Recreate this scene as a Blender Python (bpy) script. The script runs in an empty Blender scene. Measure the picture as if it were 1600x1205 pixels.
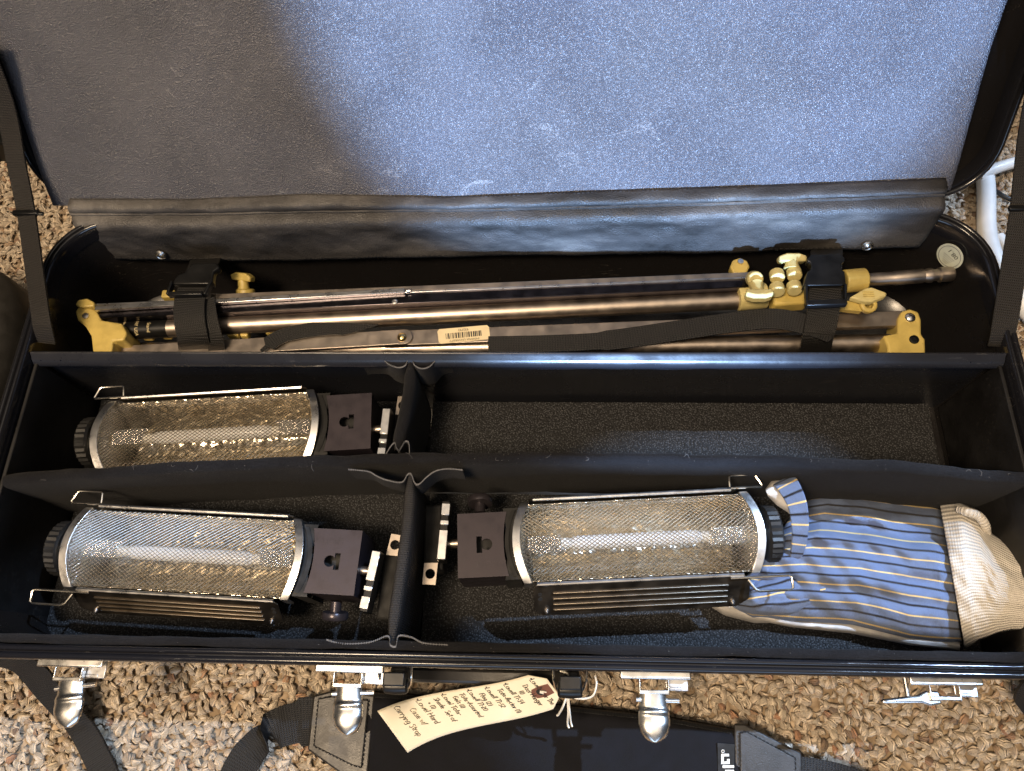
import bpy, bmesh, math, random
import numpy as np
from mathutils import Vector, Matrix

random.seed(7)
rng = np.random.default_rng(11)
scene = bpy.context.scene
C = scene.collection
ZR = 13.0          # height of the case rim above the floor, cm. All layout below is in cm with the rim at z = 0
CM = 0.01

# ---------------------------------------------------------------- camera
CAM = Vector((3.391, -1.688, 53.237))
F = 1175.0
pit, yaw, rol = math.radians(67.496), math.radians(2.636), math.radians(0.193)
_f = Vector((0, math.cos(pit), -math.sin(pit))); _u = Vector((0, math.sin(pit), math.cos(pit))); _x = Vector((1, 0, 0))
_x, _f = math.cos(yaw) * _x + math.sin(yaw) * _f, math.cos(yaw) * _f - math.sin(yaw) * _x
_x, _u = math.cos(rol) * _x + math.sin(rol) * _u, math.cos(rol) * _u - math.sin(rol) * _x
cam_d = bpy.data.cameras.new('camera'); cam = bpy.data.objects.new('camera', cam_d); C.objects.link(cam)
cam_d.sensor_width = 36; cam_d.lens = F / 1600 * 36; cam_d.clip_start = 0.01; cam_d.clip_end = 50
R3 = Matrix((_x, _u, -_f)).transposed()
cam.matrix_world = Matrix.Translation((CAM + Vector((0, 0, ZR))) * CM) @ R3.to_4x4()
scene.camera = cam

def ray(px, py):
    return _f + (px - 800) / F * _x - (py - 602.5) / F * _u
def P(px, py, z=0.0):
    d = ray(px, py); return CAM + d * ((z - CAM.z) / d.z)
def PY(px, py, y):
    d = ray(px, py); return CAM + d * ((y - CAM.y) / d.y)
def PP(px, py, pt, n):
    d = ray(px, py); return CAM + d * ((pt - CAM).dot(n) / d.dot(n))

# ---------------------------------------------------------------- world, lamps, exposure
world = bpy.data.worlds.new('World'); scene.world = world; world.use_nodes = True
bg = world.node_tree.nodes['Background']; bg.inputs[0].default_value = (0.95, 0.9, 0.85, 1); bg.inputs[1].default_value = 0.03

def aim(o, pos, tgt):
    o.location = (Vector(pos) + Vector((0, 0, ZR))) * CM
    o.rotation_euler = (Vector(tgt) - Vector(pos)).to_track_quat('-Z', 'Y').to_euler()
def area(name, pos, tgt, sx, sy, power, col, spread=180):
    l = bpy.data.lights.new(name, 'AREA'); l.shape = 'RECTANGLE'; l.size = sx * CM; l.size_y = sy * CM
    l.energy = power; l.color = col; l.spread = math.radians(spread)
    o = bpy.data.objects.new(name, l); C.objects.link(o); aim(o, pos, tgt); return o
def spot(name, pos, tgt, deg, power, col, rad, blend=0.05):
    l = bpy.data.lights.new(name, 'SPOT'); l.spot_size = math.radians(deg); l.spot_blend = blend
    l.energy = power; l.color = col; l.shadow_soft_size = rad * CM; l.use_square = True
    o = bpy.data.objects.new(name, l); C.objects.link(o); aim(o, pos, tgt); return o
WARM = (1.0, 0.76, 0.51); COOL = (0.50, 0.69, 1.0)
area('room_lamp', (-55, -45, 190), (0, 8, 0), 45, 45, 52, WARM)
area('ceiling_bounce', (0, -20, 205), (0, 0, 0), 240, 240, 15, (1.0, .86, .70))
area('window_light', (20, -175, 62), (5, 40, 5), 150, 70, 14, COOL)
LD = Vector((0.56, 0.33, 1.0)).normalized()
t1 = Vector((17.2, 5.8, -8)); spot('daylight_pane', t1 + LD * 260, t1, 6.7, 560, COOL, 2)
t2 = Vector((-26.5, -1.5, -9)); spot('daylight_side_pane', t2 + LD * 260, t2, 6.6, 225, COOL, 2)
t3 = Vector((11.5, 46, 16.5)); spot('daylight_low_pane', (30, -215, 70), t3, 11.9, 1600, (.38, .60, 1.0), 3, .22)
t4 = Vector((53, 43, -12)); spot('daylight_far_pane', t4 + LD * 260, t4, 4.4, 300, COOL, 2)

vs = scene.view_settings
vs.view_transform = 'Standard'; vs.look = 'None'; vs.exposure = 0; vs.gamma = 1; vs.use_curve_mapping = False
scene.cycles.max_bounces = 8
scene.cycles.sample_clamp_indirect = 4

# ---------------------------------------------------------------- materials
class NT:
    def __init__(s, name):
        s.m = bpy.data.materials.new(name); s.m.use_nodes = True; s.t = s.m.node_tree; s.n = s.t.nodes; s.l = s.t.links
        s.b = s.n['Principled BSDF']; s._c = None
    def new(s, typ, **k):
        n = s.n.new(typ)
        for a, v in k.items(): setattr(n, a, v)
        return n
    def co(s, which='Object'):
        if s._c is None: s._c = s.new('ShaderNodeTexCoord')
        return s._c.outputs[which]
    def link(s, a, b): s.l.new(a, b)
    def val(s, sock, v):
        if hasattr(v, 'is_output'): s.l.new(v, sock)
        else: sock.default_value = v
    def noise(s, scale, detail=3, rough=.55, co=None, dist=0):
        n = s.new('ShaderNodeTexNoise'); n.inputs['Scale'].default_value = scale; n.inputs['Detail'].default_value = detail
        n.inputs['Roughness'].default_value = rough; n.inputs['Distortion'].default_value = dist
        s.link(co or s.co(), n.inputs['Vector']); return n.outputs['Fac']
    def voro(s, scale, out='Distance', feat='F1', co=None):
        n = s.new('ShaderNodeTexVoronoi', feature=feat); n.inputs['Scale'].default_value = scale
        s.link(co or s.co(), n.inputs['Vector']); return n.outputs[out]
    def ramp(s, fac, stops):
        r = s.new('ShaderNodeValToRGB'); e = r.color_ramp.elements
        while len(e) < len(stops): e.new(.5)
        for i, (p, c) in enumerate(stops):
            e[i].position = p; e[i].color = (c, c, c, 1) if isinstance(c, (int, float)) else (*c, 1)
        s.link(fac, r.inputs[0]); return r.outputs[0]
    def mix(s, fac, a, b):
        m = s.new('ShaderNodeMix', data_type='RGBA')
        s.val(m.inputs['Factor'], fac)
        for k, v in ((6, a), (7, b)):
            if hasattr(v, 'is_output'): s.link(v, m.inputs[k])
            else: m.inputs[k].default_value = (*v, 1)
        return m.outputs[2]
    def math(s, op, a, b=0.0):
        m = s.new('ShaderNodeMath', operation=op); s.val(m.inputs[0], a); s.val(m.inputs[1], b); return m.outputs[0]
    def sep(s, co):
        n = s.new('ShaderNodeSeparateXYZ'); s.link(co, n.inputs[0]); return n.outputs
    def mapping(s, co, scale):
        n = s.new('ShaderNodeMapping'); s.link(co, n.inputs[0]); n.inputs['Scale'].default_value = scale; return n.outputs[0]
    def bump(s, h, strength=.5, dist=.0005, prev=None):
        b = s.new('ShaderNodeBump'); b.inputs['Strength'].default_value = strength; b.inputs['Distance'].default_value = dist
        s.link(h, b.inputs['Height'])
        if prev: s.link(prev, b.inputs['Normal'])
        s.link(b.outputs[0], s.b.inputs['Normal']); return b.outputs[0]
    def set(s, **k):
        for a, v in k.items():
            i = s.b.inputs[a.replace('_', ' ')]
            if hasattr(v, 'is_output'): s.link(v, i)
            else: i.default_value = (*v, 1) if isinstance(v, tuple) else v
        return s

MAT = {}
def simple(name, col, rough=.5, metal=0.0, grime=.25, bump=0.0, bscale=600, spec=.5):
    t = NT(name); n = t.noise(90, 4); n2 = t.noise(900, 2)
    dark = tuple(c * (1 - grime) for c in col); lite = tuple(min(1, c * (1 + grime * .6)) for c in col)
    t.set(Base_Color=t.ramp(n, [(.3, dark), (.7, lite)]), Metallic=metal,
          Roughness=t.ramp(n, [(.3, max(.02, rough * .8)), (.75, min(1, rough * 1.25))]))
    t.b.inputs['Specular IOR Level'].default_value = spec
    if bump: t.bump(t.noise(bscale, 3), bump, .0004)
    MAT[name] = t.m; return t

# black gloss plastic shell, scratched and dusty
def plastic(name, col=(.012, .011, .011), rough=.22, dust=.5):
    t = NT(name)
    spk = t.voro(260); fl = t.math('LESS_THAN', spk, .05)
    ms = t.math('GREATER_THAN', t.noise(35, 3), .52); fl = t.math('MULTIPLY', fl, ms)
    scr = t.noise(18, 6, .7, co=t.mapping(t.co(), (1, 9, 9)), dist=2.0)
    scm = t.ramp(scr, [(.60, 0.0), (.64, 1.0)]); scm = t.math('MULTIPLY', scm, t.math('GREATER_THAN', t.noise(11, 2), .56))
    base = t.mix(t.math('MULTIPLY', fl, dust), col, (.35, .32, .27)); base = t.mix(t.math('MULTIPLY', scm, .10), base, (.22, .19, .15))
    t.set(Base_Color=base, Roughness=t.math('ADD', t.ramp(t.noise(25, 5), [(.3, rough * .7), (.75, rough * 1.7)]), t.math('MULTIPLY', scm, .25)))
    t.bump(t.noise(260, 2), .12, .0004); MAT[name] = t.m
plastic('shell'); plastic('rim', (.010, .010, .012), .12, .35)
plastic('shell_lining', (.006, .0055, .0055), .5, .4)

# embossed vinyl of the lid
t = NT('lid_vinyl')
v = t.voro(1000); v2 = t.noise(520, 3, .6); g = t.math('ADD', t.math('MULTIPLY', v, .8), t.math('MULTIPLY', v2, .55))
scr = t.noise(9, 6, .72, dist=2.5, co=t.mapping(t.co(), (1, 2.5, 1))); sm = t.ramp(scr, [(.60, 0.0), (.612, 1.0), (.626, 0.0)])
sm = t.math('MULTIPLY', sm, t.math('GREATER_THAN', t.noise(7, 2), .52))
bc = t.ramp(t.noise(14, 5), [(.25, (.048, .049, .060)), (.75, (.084, .086, .104))])
bc = t.mix(t.ramp(t.noise(5, 4, .6), [(.45, 0.0), (.7, .35)]), bc, (.12, .115, .115))
bc = t.mix(t.math('MULTIPLY', sm, .55), bc, (.33, .32, .32))
spk = t.math('LESS_THAN', t.voro(170), .055); spk = t.math('MULTIPLY', spk, t.math('GREATER_THAN', t.noise(21, 3), .5))
bc = t.mix(t.math('MULTIPLY', spk, .6), bc, (.5, .47, .44))
t.set(Base_Color=bc, Roughness=t.ramp(t.noise(11, 4), [(.3, .32), (.7, .46)]), Specular_IOR_Level=.8)
nb = t.bump(g, 1.0, .0010); MAT['lid_vinyl'] = t.m

t = NT('flap_vinyl')
st = t.noise(16, 6, .65, co=t.mapping(t.co(), (.35, 1, 1))); st2 = t.noise(60, 5, .7)
bc = t.ramp(st, [(.38, (.016, .015, .014)), (.5, (.042, .039, .037)), (.60, (.095, .088, .080)), (.72, (.15, .138, .125))])
bc = t.mix(t.ramp(st2, [(.5, 0.0), (.7, .55)]), bc, (.03, .027, .025))
t.set(Base_Color=bc, Roughness=t.ramp(st2, [(.35, .42), (.65, .68)]), Specular_IOR_Level=.45)
nb = t.bump(t.noise(55, 5), .25, .002); t.bump(t.voro(900), .6, .0006, nb); MAT['flap_vinyl'] = t.m

def fuzzy(name, lo, hi, scale, bstr, bdist, rough=.95, fleck=.0):
    t = NT(name); n = t.noise(scale, 5, .75); n2 = t.noise(40, 3)
    bc = t.mix(n2, t.ramp(n, [(.35, lo), (.68, hi)]), lo)
    if fleck:
        fl = t.math('LESS_THAN', t.voro(330), .07); fl = t.math('MULTIPLY', fl, t.math('GREATER_THAN', t.noise(60, 3), .5))
        bc = t.mix(t.math('MULTIPLY', fl, fleck), bc, (.45, .43, .40))
    t.set(Base_Color=bc, Roughness=rough, Sheen_Weight=.04, Sheen_Roughness=.5, Specular_IOR_Level=.15)
    t.bump(n, bstr, bdist); MAT[name] = t.m
fuzzy('felt', (.005, .005, .006), (.026, .026, .029), 900, .9, .001, fleck=.5)
fuzzy('tab_felt', (.004, .004, .005), (.018, .018, .021), 1200, .8, .0008, fleck=.3)
t = NT('foam'); n = t.voro(620); n3 = t.noise(1100, 2)
bc = t.ramp(n, [(.15, (.075, .078, .082)), (.42, (.014, .014, .015)), (.8, (.006, .006, .006))])
t.set(Base_Color=bc, Roughness=.8, Specular_IOR_Level=.45); t.bump(t.math('ADD', n, t.math('MULTIPLY', n3, .4)), 1.0, .0012); MAT['foam'] = t.m

def webbing(name, col, hi, pitch=.22):
    t = NT(name); uv = t.sep(t.co('UV'))
    a = t.math('SINE', t.math('MULTIPLY', uv[0], 6.283 / pitch)); b = t.math('SINE', t.math('MULTIPLY', uv[1], 6.283 / (pitch * .7)))
    h = t.math('MULTIPLY', a, b); h = t.math('ADD', t.math('MULTIPLY', h, .5), t.math('MULTIPLY', a, .35))
    t.set(Base_Color=t.ramp(t.math('ADD', t.math('MULTIPLY', h, .5), .5), [(.2, col), (.9, hi)]), Roughness=.55, Specular_IOR_Level=.4)
    nb = t.bump(h, .7, .0006); t.bump(t.noise(1500, 2), .3, .0003, nb); MAT[name] = t.m
webbing('webbing', (.003, .003, .003), (.018, .017, .016))
webbing('webbing_brown', (.004, .0035, .003), (.022, .018, .014), .2)
webbing('divider_weave', (.006, .006, .007), (.050, .048, .048), .16)

simple('chrome', (.86, .84, .80), .27, 1, .10, .10, 120)
simple('nickel_wire', (.88, .82, .72), .22, 1, .10)
plastic('partition_metal', (.020, .021, .026), .24, .4)
simple('brushed', (.74, .73, .72), .30, 1, .15)
simple('bronze', (.46, .395, .335), .40, 1, .10, .05, 700)
simple('door_metal', (.17, .145, .115), .42, 1, .12, .03, 700)
simple('bronze_dark', (.10, .09, .10), .22, 1, .2)
simple('dark_metal', (.055, .048, .055), .32, .6, .25)
simple('black_satin', (.006, .006, .006), .36, 0, .3, spec=.35)
simple('black_matte', (.008, .008, .008), .75, 0, .3)
simple('housing', (.034, .027, .035), .45, .4, .12, .10, 900)
def casting(name, col):
    t = NT(name); ch = t.ramp(t.noise(170, 5, .75), [(.66, 0.0), (.70, 1.0)]); gr = t.ramp(t.noise(60, 4), [(.35, .45), (.6, 0.0)])
    bc = t.mix(gr, col, tuple(c * .45 for c in col)); bc = t.mix(t.math('MULTIPLY', ch, .55), bc, (.16, .13, .08))
    t.set(Base_Color=bc, Roughness=t.ramp(t.noise(120, 4), [(.3, .34), (.7, .58)])); t.bump(t.noise(420, 4), .35, .0006); MAT[name] = t.m
casting('yellow_cast', (.55, .415, .115))
casting('yellow_pale', (.58, .49, .21))
simple('brass', (.80, .62, .30), .2, 1, .15)
simple('ceramic', (.75, .72, .66), .5)
simple('white_plastic', (.78, .78, .76), .35, 0, .05)
simple('black_rubber', (.012, .012, .012), .45, 0, .3)
simple('string', (.80, .76, .66), .9, 0, .12, .6, 1500)
simple('stitch', (.16, .16, .165), .9, 0, .2)
simple('stitch_light', (.20, .19, .18), .9)
simple('stitch_dark', (.012, .012, .012), .9)
simple('tag_patch', (.16, .065, .045), .7, 0, .2)
simple('ink', (.018, .017, .020), .6)
simple('label_paper', (.78, .66, .42), .55, 0, .08)
simple('gold_print', (.70, .58, .32), .5)
simple('white_print', (.80, .78, .72), .5, 0, .05)
simple('sticker', (.62, .66, .55), .4, 0, .15)
simple('bag_fabric', (.030, .027, .022), .6, 0, .3, .3, 700)
simple('wood', (.12, .06, .03), .4, 0, .4)
simple('leather', (.022, .020, .018), .42, 0, .35, .45, 900)
simple('pad_fabric', (.009, .009, .011), .9, 0, .35, .6, 1400, spec=.12)
simple('palm_leather', (.52, .50, .47), .8, 0, .18, .5, 300)

t = NT('paper'); n = t.noise(25, 4); t.set(Base_Color=t.ramp(n, [(.3, (.82, .75, .58)), (.7, (.86, .80, .65))]), Roughness=.75)
t.bump(t.noise(1500, 3), .15, .0003); MAT['paper'] = t.m
t = NT('hammered'); vv = t.voro(190, feat='SMOOTH_F1'); n = t.noise(80, 4)
t.set(Base_Color=t.ramp(n, [(.3, (.62, .55, .43)), (.7, (.90, .85, .75))]), Metallic=1.0, Roughness=.20); t.bump(vv, 1.0, .0013); MAT['hammered'] = t.m
t = NT('foil'); n = t.noise(220, 5, .7); t.set(Base_Color=(.88, .87, .85), Metallic=1.0, Roughness=.2); t.bump(n, 1.0, .003); MAT['foil'] = t.m
t = NT('glass'); t.set(Base_Color=(.95, .95, .95), Roughness=.22, Transmission_Weight=.35, IOR=1.45); MAT['glass'] = t.m

# carpet yarn: colour by loop
t = NT('carpet_yarn'); g = t.new('ShaderNodeNewGeometry'); r = g.outputs['Random Per Island']
bc = t.ramp(r, [(0, (.66, .54, .40)), (.30, (.72, .61, .46)), (.55, (.62, .50, .37)), (.80, (.70, .60, .47)), (.92, (.47, .34, .22)), (.965, (.44, .22, .12)), (.99, (.20, .14, .10))])
fz = t.noise(1600, 3)
bc = t.mix(t.ramp(fz, [(.3, .35), (.65, 0.0)]), bc, (.42, .32, .22))
t.set(Base_Color=bc, Roughness=.95, Specular_IOR_Level=.15, Sheen_Weight=.15)
uv = t.sep(t.co('UV')); st = t.math('SINE', t.math('ADD', t.math('MULTIPLY', uv[1], 44), t.math('MULTIPLY', uv[0], 9)))
nb = t.bump(st, .7, .0009); t.bump(fz, .5, .0008, nb); MAT['carpet_yarn'] = t.m
t = NT('carpet_back'); n = t.voro(110); t.set(Base_Color=t.ramp(n, [(.1, (.55, .43, .30)), (.6, (.26, .19, .12))]), Roughness=1.0); t.bump(n, 1, .004); MAT['carpet_back'] = t.m

# striped twill: stripes run along u, uv in cm
t = NT('striped_twill'); uv = t.sep(t.co('UV'))
tw = t.math('SINE', t.math('ADD', t.math('MULTIPLY', uv[0], 55), t.math('MULTIPLY', uv[1], 75)))
PER = 1.55
fr = t.math('FRACT', t.math('DIVIDE', uv[1], PER))
twf = t.math('ADD', t.math('MULTIPLY', tw, .012), 0.0)
yl = t.math('LESS_THAN', t.math('ABSOLUTE', t.math('ADD', t.math('SUBTRACT', fr, .28), twf)), .038)
bl = t.math('LESS_THAN', t.math('ABSOLUTE', t.math('ADD', t.math('SUBTRACT', fr, .76), t.math('MULTIPLY', twf, 2.2))), .058)
cl = t.noise(60, 4)
bc = t.mix(t.ramp(tw, [(0, 0.0), (1, 1.0)]), (.10, .15, .28), (.24, .31, .47)); bc = t.mix(t.ramp(cl, [(.35, .3), (.65, 0.0)]), bc, (.10, .13, .22))
bc = t.mix(yl, bc, (.78, .58, .24)); bc = t.mix(bl, bc, (.018, .017, .02))
t.set(Base_Color=bc, Roughness=.9, Sheen_Weight=.1, Specular_IOR_Level=.2)
nb = t.bump(tw, .5, .0005); t.bump(t.noise(160, 4), .5, .002, nb); MAT['striped_twill'] = t.m
t = NT('rib_knit'); uv = t.sep(t.co('UV'))
rb = t.math('SINE', t.math('MULTIPLY', uv[1], 6.283 / .22)); kn = t.math('SINE', t.math('MULTIPLY', uv[0], 6.283 / .16))
h = t.math('ADD', rb, t.math('MULTIPLY', kn, .25))
t.set(Base_Color=t.mix(t.ramp(t.math('ADD', t.math('MULTIPLY', h, .5), .5), [(.0, 0.0), (.6, 1.0)]), (.50, .46, .40), (.66, .62, .55)), Roughness=.95, Sheen_Weight=.15, Specular_IOR_Level=.15)
nb = t.bump(h, .5, .0006); t.bump(t.noise(150, 4), .4, .002, nb); MAT['rib_knit'] = t.m

# ---------------------------------------------------------------- mesh helpers
ORG = {}
def V(*a): return Vector(a)
def frames(path, up=None):
    n = len(path); T = []
    for i in range(n):
        T.append((path[min(i + 1, n - 1)] - path[max(i - 1, 0)]).normalized())
    N = []
    a = Vector(up) if up else (Vector((0, 0, 1)) if abs(T[0].z) < .9 else Vector((1, 0, 0)))
    nn = (a - T[0] * a.dot(T[0])).normalized(); N.append(nn)
    for i in range(1, n):
        nn = N[-1] - T[i] * N[-1].dot(T[i]); N.append(nn.normalized())
    return T, N
def spline(pts, k=8):
    pts = [Vector(p) for p in pts]; out = []
    for i in range(len(pts) - 1):
        p0 = pts[max(i - 1, 0)]; p1 = pts[i]; p2 = pts[i + 1]; p3 = pts[min(i + 2, len(pts) - 1)]
        for j in range(k):
            s = j / k
            out.append(.5 * ((2 * p1) + (p2 - p0) * s + (2 * p0 - 5 * p1 + 4 * p2 - p3) * s * s + (3 * p1 - p0 - 3 * p2 + p3) * s ** 3))
    out.append(pts[-1]); return out

class MB:
    def __init__(s): s.v = []; s.f = []; s.uv = {}
    def add(s, vs, fs):
        b = len(s.v); s.v += [Vector(q) for q in vs]; s.f += [tuple(b + i for i in f) for f in fs]; return b
    def box(s, c, d, M=None):
        c = Vector(c); hx, hy, hz = d[0] / 2, d[1] / 2, d[2] / 2
        q = [Vector((sx * hx, sy * hy, sz * hz)) for sz in (-1, 1) for sy in (-1, 1) for sx in (-1, 1)]
        if M: q = [M @ a for a in q]
        s.add([c + a for a in q], [(0, 2, 3, 1), (4, 5, 7, 6), (0, 1, 5, 4), (2, 6, 7, 3), (0, 4, 6, 2), (1, 3, 7, 5)]); return s
    def beam(s, a, b, w, h, up=(0, 0, 1)):
        a = Vector(a); b = Vector(b); T = (b - a).normalized(); U = Vector(up); U = (U - T * U.dot(T)).normalized(); S = T.cross(U)
        q = []
        for p in (a, b):
            for su, sv in ((-1, -1), (1, -1), (1, 1), (-1, 1)): q.append(p + S * su * w / 2 + U * sv * h / 2)
        s.add(q, [(0, 1, 2, 3), (7, 6, 5, 4), (0, 4, 5, 1), (1, 5, 6, 2), (2, 6, 7, 3), (3, 7, 4, 0)]); return s
    def tube(s, path, r, n=8, closed=False, cap=True):
        path = [Vector(p) for p in path]; T, N = frames(path); m = len(path); vs = []
        for i in range(m):
            rr = r[i] if isinstance(r, (list, tuple)) else r; B = T[i].cross(N[i])
            for k in range(n):
                a = 2 * math.pi * k / n; vs.append(path[i] + (N[i] * math.cos(a) + B * math.sin(a)) * rr)
        fs = []
        for i in range(m if closed else m - 1):
            j = (i + 1) % m
            for k in range(n): fs.append((i * n + k, i * n + (k + 1) % n, j * n + (k + 1) % n, j * n + k))
        if cap and not closed: fs += [tuple(range(n))[::-1], tuple((m - 1) * n + k for k in range(n))]
        b = s.add(vs, fs)
        L = 0
        for i in range(m):
            if i: L += (path[i] - path[i - 1]).length
            for k in range(n): s.uv[b + i * n + k] = (L, k / n * 3)
        return s
    def lathe(s, prof, org, axis, n=20):
        org = Vector(org); A = Vector(axis).normalized(); X = A.orthogonal().normalized(); Y = A.cross(X); vs = []; fs = []
        for r, h in prof:
            for k in range(n):
                a = 2 * math.pi * k / n; vs.append(org + A * h + (X * math.cos(a) + Y * math.sin(a)) * max(r, 1e-4))
        for i in range(len(prof) - 1):
            for k in range(n): fs.append((i * n + k, i * n + (k + 1) % n, (i + 1) * n + (k + 1) % n, (i + 1) * n + k))
        fs += [tuple(range(n))[::-1], tuple((len(prof) - 1) * n + k for k in range(n))]
        s.add(vs, fs); return s
    def ribbon(s, path, wd, w, th):
        """thick band; wd = width direction (one or per point), uv in cm"""
        path = [Vector(p) for p in path]; m = len(path); T, _ = frames(path); vs = []; L = 0; uvs = []
        for i in range(m):
            D = Vector(wd[i]) if isinstance(wd, list) else Vector(wd); D = (D - T[i] * D.dot(T[i])).normalized(); N = T[i].cross(D)
            ww = w[i] if isinstance(w, (list, tuple)) else w
            if i: L += (path[i] - path[i - 1]).length
            for a, b in ((-.5, -.5), (-.25, -.5), (0, -.5), (.25, -.5), (.5, -.5), (.5, .5), (.25, .5), (0, .5), (-.25, .5), (-.5, .5)):
                vs.append(path[i] + D * a * ww + N * b * th); uvs.append((L, a * ww))
        k = 10; fs = []
        for i in range(m - 1):
            for j in range(k): fs.append((i * k + j, i * k + (j + 1) % k, (i + 1) * k + (j + 1) % k, (i + 1) * k + j))
        fs += [tuple(range(k))[::-1], tuple((m - 1) * k + j for j in range(k))]
        b = s.add(vs, fs)
        for i, q in enumerate(uvs): s.uv[b + i] = q
        return s
    def prism(s, poly, ext):
        poly = [Vector(p) for p in poly]; e = Vector(ext); n = len(poly)
        s.add(poly + [p + e for p in poly], [tuple(range(n)), tuple(range(2 * n - 1, n - 1, -1))] + [(i, i + n, (i + 1) % n + n, (i + 1) % n) for i in range(n)]); return s
    def grid(s, fn, nu, nv, flip=False):
        vs = []; uvs = []
        for i in range(nu + 1):
            for j in range(nv + 1):
                q = fn(i / nu, j / nv)
                if isinstance(q, tuple): vs.append(q[0]); uvs.append(q[1])
                else: vs.append(q); uvs.append((i / nu, j / nv))
        fs = []
        for i in range(nu):
            for j in range(nv):
                a = i * (nv + 1) + j; q = (a, a + nv + 1, a + nv + 2, a + 1); fs.append(q[::-1] if flip else q)
        b = s.add(vs, fs)
        for i, q in enumerate(uvs): s.uv[b + i] = q
        return s
    def sphere(s, c, r, n=12, m=8, sc=(1, 1, 1)):
        c = Vector(c); vs = []; fs = []
        for i in range(m + 1):
            th = math.pi * i / m
            for k in range(n):
                a = 2 * math.pi * k / n; vs.append(c + Vector((math.sin(th) * math.cos(a) * sc[0], math.sin(th) * math.sin(a) * sc[1], math.cos(th) * sc[2])) * r)
        for i in range(m):
            for k in range(n): fs.append((i * n + k, (i + 1) * n + k, (i + 1) * n + (k + 1) % n, i * n + (k + 1) % n))
        s.add(vs, fs); return s
    def mesh(s, name, org, mat, smooth=40):
        me = bpy.data.meshes.new(name); o = Vector(org)
        me.from_pydata([tuple((q - o) * CM) for q in s.v], [], s.f); me.update()
        if s.uv:
            l = me.uv_layers.new(name='UVMap')
            idx = np.empty(len(me.loops), dtype=np.int32); me.loops.foreach_get('vertex_index', idx)
            tab = np.zeros((len(s.v), 2), dtype=np.float32)
            for k, q in s.uv.items(): tab[k] = q
            l.data.foreach_set('uv', tab[idx].ravel())
        bm = bmesh.new(); bm.from_mesh(me); bmesh.ops.recalc_face_normals(bm, faces=bm.faces); bm.to_mesh(me); bm.free()
        me.polygons.foreach_set('use_smooth', [True] * len(me.polygons)); me.set_sharp_from_angle(angle=math.radians(smooth))
        if mat: me.materials.append(MAT[mat])
        return me
    def build(s, name, mat, parent=None, org=None, bev=0, seg=2, smooth=40, solid=0, label=None):
        if parent is not None: o0 = ORG[parent.name]
        else: o0 = Vector(org) if org is not None else Vector((0, 0, 0))
        me = s.mesh(name, o0, mat, smooth); o = bpy.data.objects.new(name, me); C.objects.link(o); ORG[o.name] = o0
        if parent is not None: o.parent = parent
        else: o.location = (o0 + Vector((0, 0, ZR))) * CM
        if solid:
            m = o.modifiers.new('solid', 'SOLIDIFY'); m.thickness = solid * CM; m.offset = 0
        if bev:
            m = o.modifiers.new('bevel', 'BEVEL'); m.width = bev * CM; m.segments = seg; m.limit_method = 'ANGLE'; m.angle_limit = math.radians(35)
        if label: o['label'] = label
        return o
def thing(name, label, cat, org, group=None, local=False):
    o = bpy.data.objects.new(name, None); C.objects.link(o); o.empty_display_size = .02
    o.location = (Vector(org) + Vector((0, 0, ZR))) * CM
    ORG[o.name] = Vector((0, 0, 0)) if local else Vector(org)
    o['label'] = label; o['category'] = cat
    if group: o['group'] = group
    return o
def tag(o, label, cat, group=None):
    o['label'] = label; o['category'] = cat
    if group: o['group'] = group
    return o
def copy_tree(o, parent=None):
    c = o.copy(); C.objects.link(c); c.parent = parent
    for ch in o.children: copy_tree(ch, c)
    return c
def flat_mesh(curve_obj):
    dg = bpy.context.evaluated_depsgraph_get(); me = bpy.data.meshes.new_from_object(curve_obj.evaluated_get(dg))
    vs = [v.co.copy() for v in me.vertices]; fs = [tuple(p.vertices) for p in me.polygons]
    bpy.data.meshes.remove(me); d = curve_obj.data; bpy.data.objects.remove(curve_obj); bpy.data.curves.remove(d); return vs, fs
def text2d(txt, size):
    cu = bpy.data.curves.new('t', 'FONT'); cu.body = txt; cu.size = size; cu.align_x = 'CENTER'; cu.align_y = 'CENTER'; cu.resolution_u = 3
    o = bpy.data.objects.new('t', cu); C.objects.link(o); return flat_mesh(o)
def plate2d(loops, th):
    """flat plate with holes from 2-D loops -> verts, faces (thickness th about 0)"""
    cu = bpy.data.curves.new('p', 'CURVE'); cu.dimensions = '2D'; cu.fill_mode = 'BOTH'; cu.extrude = th / 2
    for lp in loops:
        sp = cu.splines.new('POLY'); sp.points.add(len(lp) - 1); sp.use_cyclic_u = True
        for p, q in zip(sp.points, lp): p.co = (q[0], q[1], 0, 1)
    o = bpy.data.objects.new('p', cu); C.objects.link(o); return flat_mesh(o)
def circle(cx, cy, r, n=20, a0=0, a1=2 * math.pi):
    return [(cx + r * math.cos(a0 + (a1 - a0) * k / n), cy + r * math.sin(a0 + (a1 - a0) * k / n)) for k in range(n)]
def interp(tab, x):
    return float(np.interp(x, [a for a, _ in tab], [b for _, b in tab]))
def polyline(pts, s):
    """point at fraction s of a pixel polyline (by length)"""
    d = [0]
    for a, b in zip(pts, pts[1:]): d.append(d[-1] + math.hypot(b[0] - a[0], b[1] - a[1]))
    L = s * d[-1]
    return (float(np.interp(L, d, [p[0] for p in pts])), float(np.interp(L, d, [p[1] for p in pts])))
def wob(x, y, s=1.0, seed=0.0):
    return (math.sin(x * 1.7 * s + seed) * math.cos(y * 2.3 * s + seed * 2) + .5 * math.sin(x * 4.1 * s + y * 3.3 * s + seed * 3) + .25 * math.sin(x * 9 * s - y * 7 * s + seed))

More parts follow.
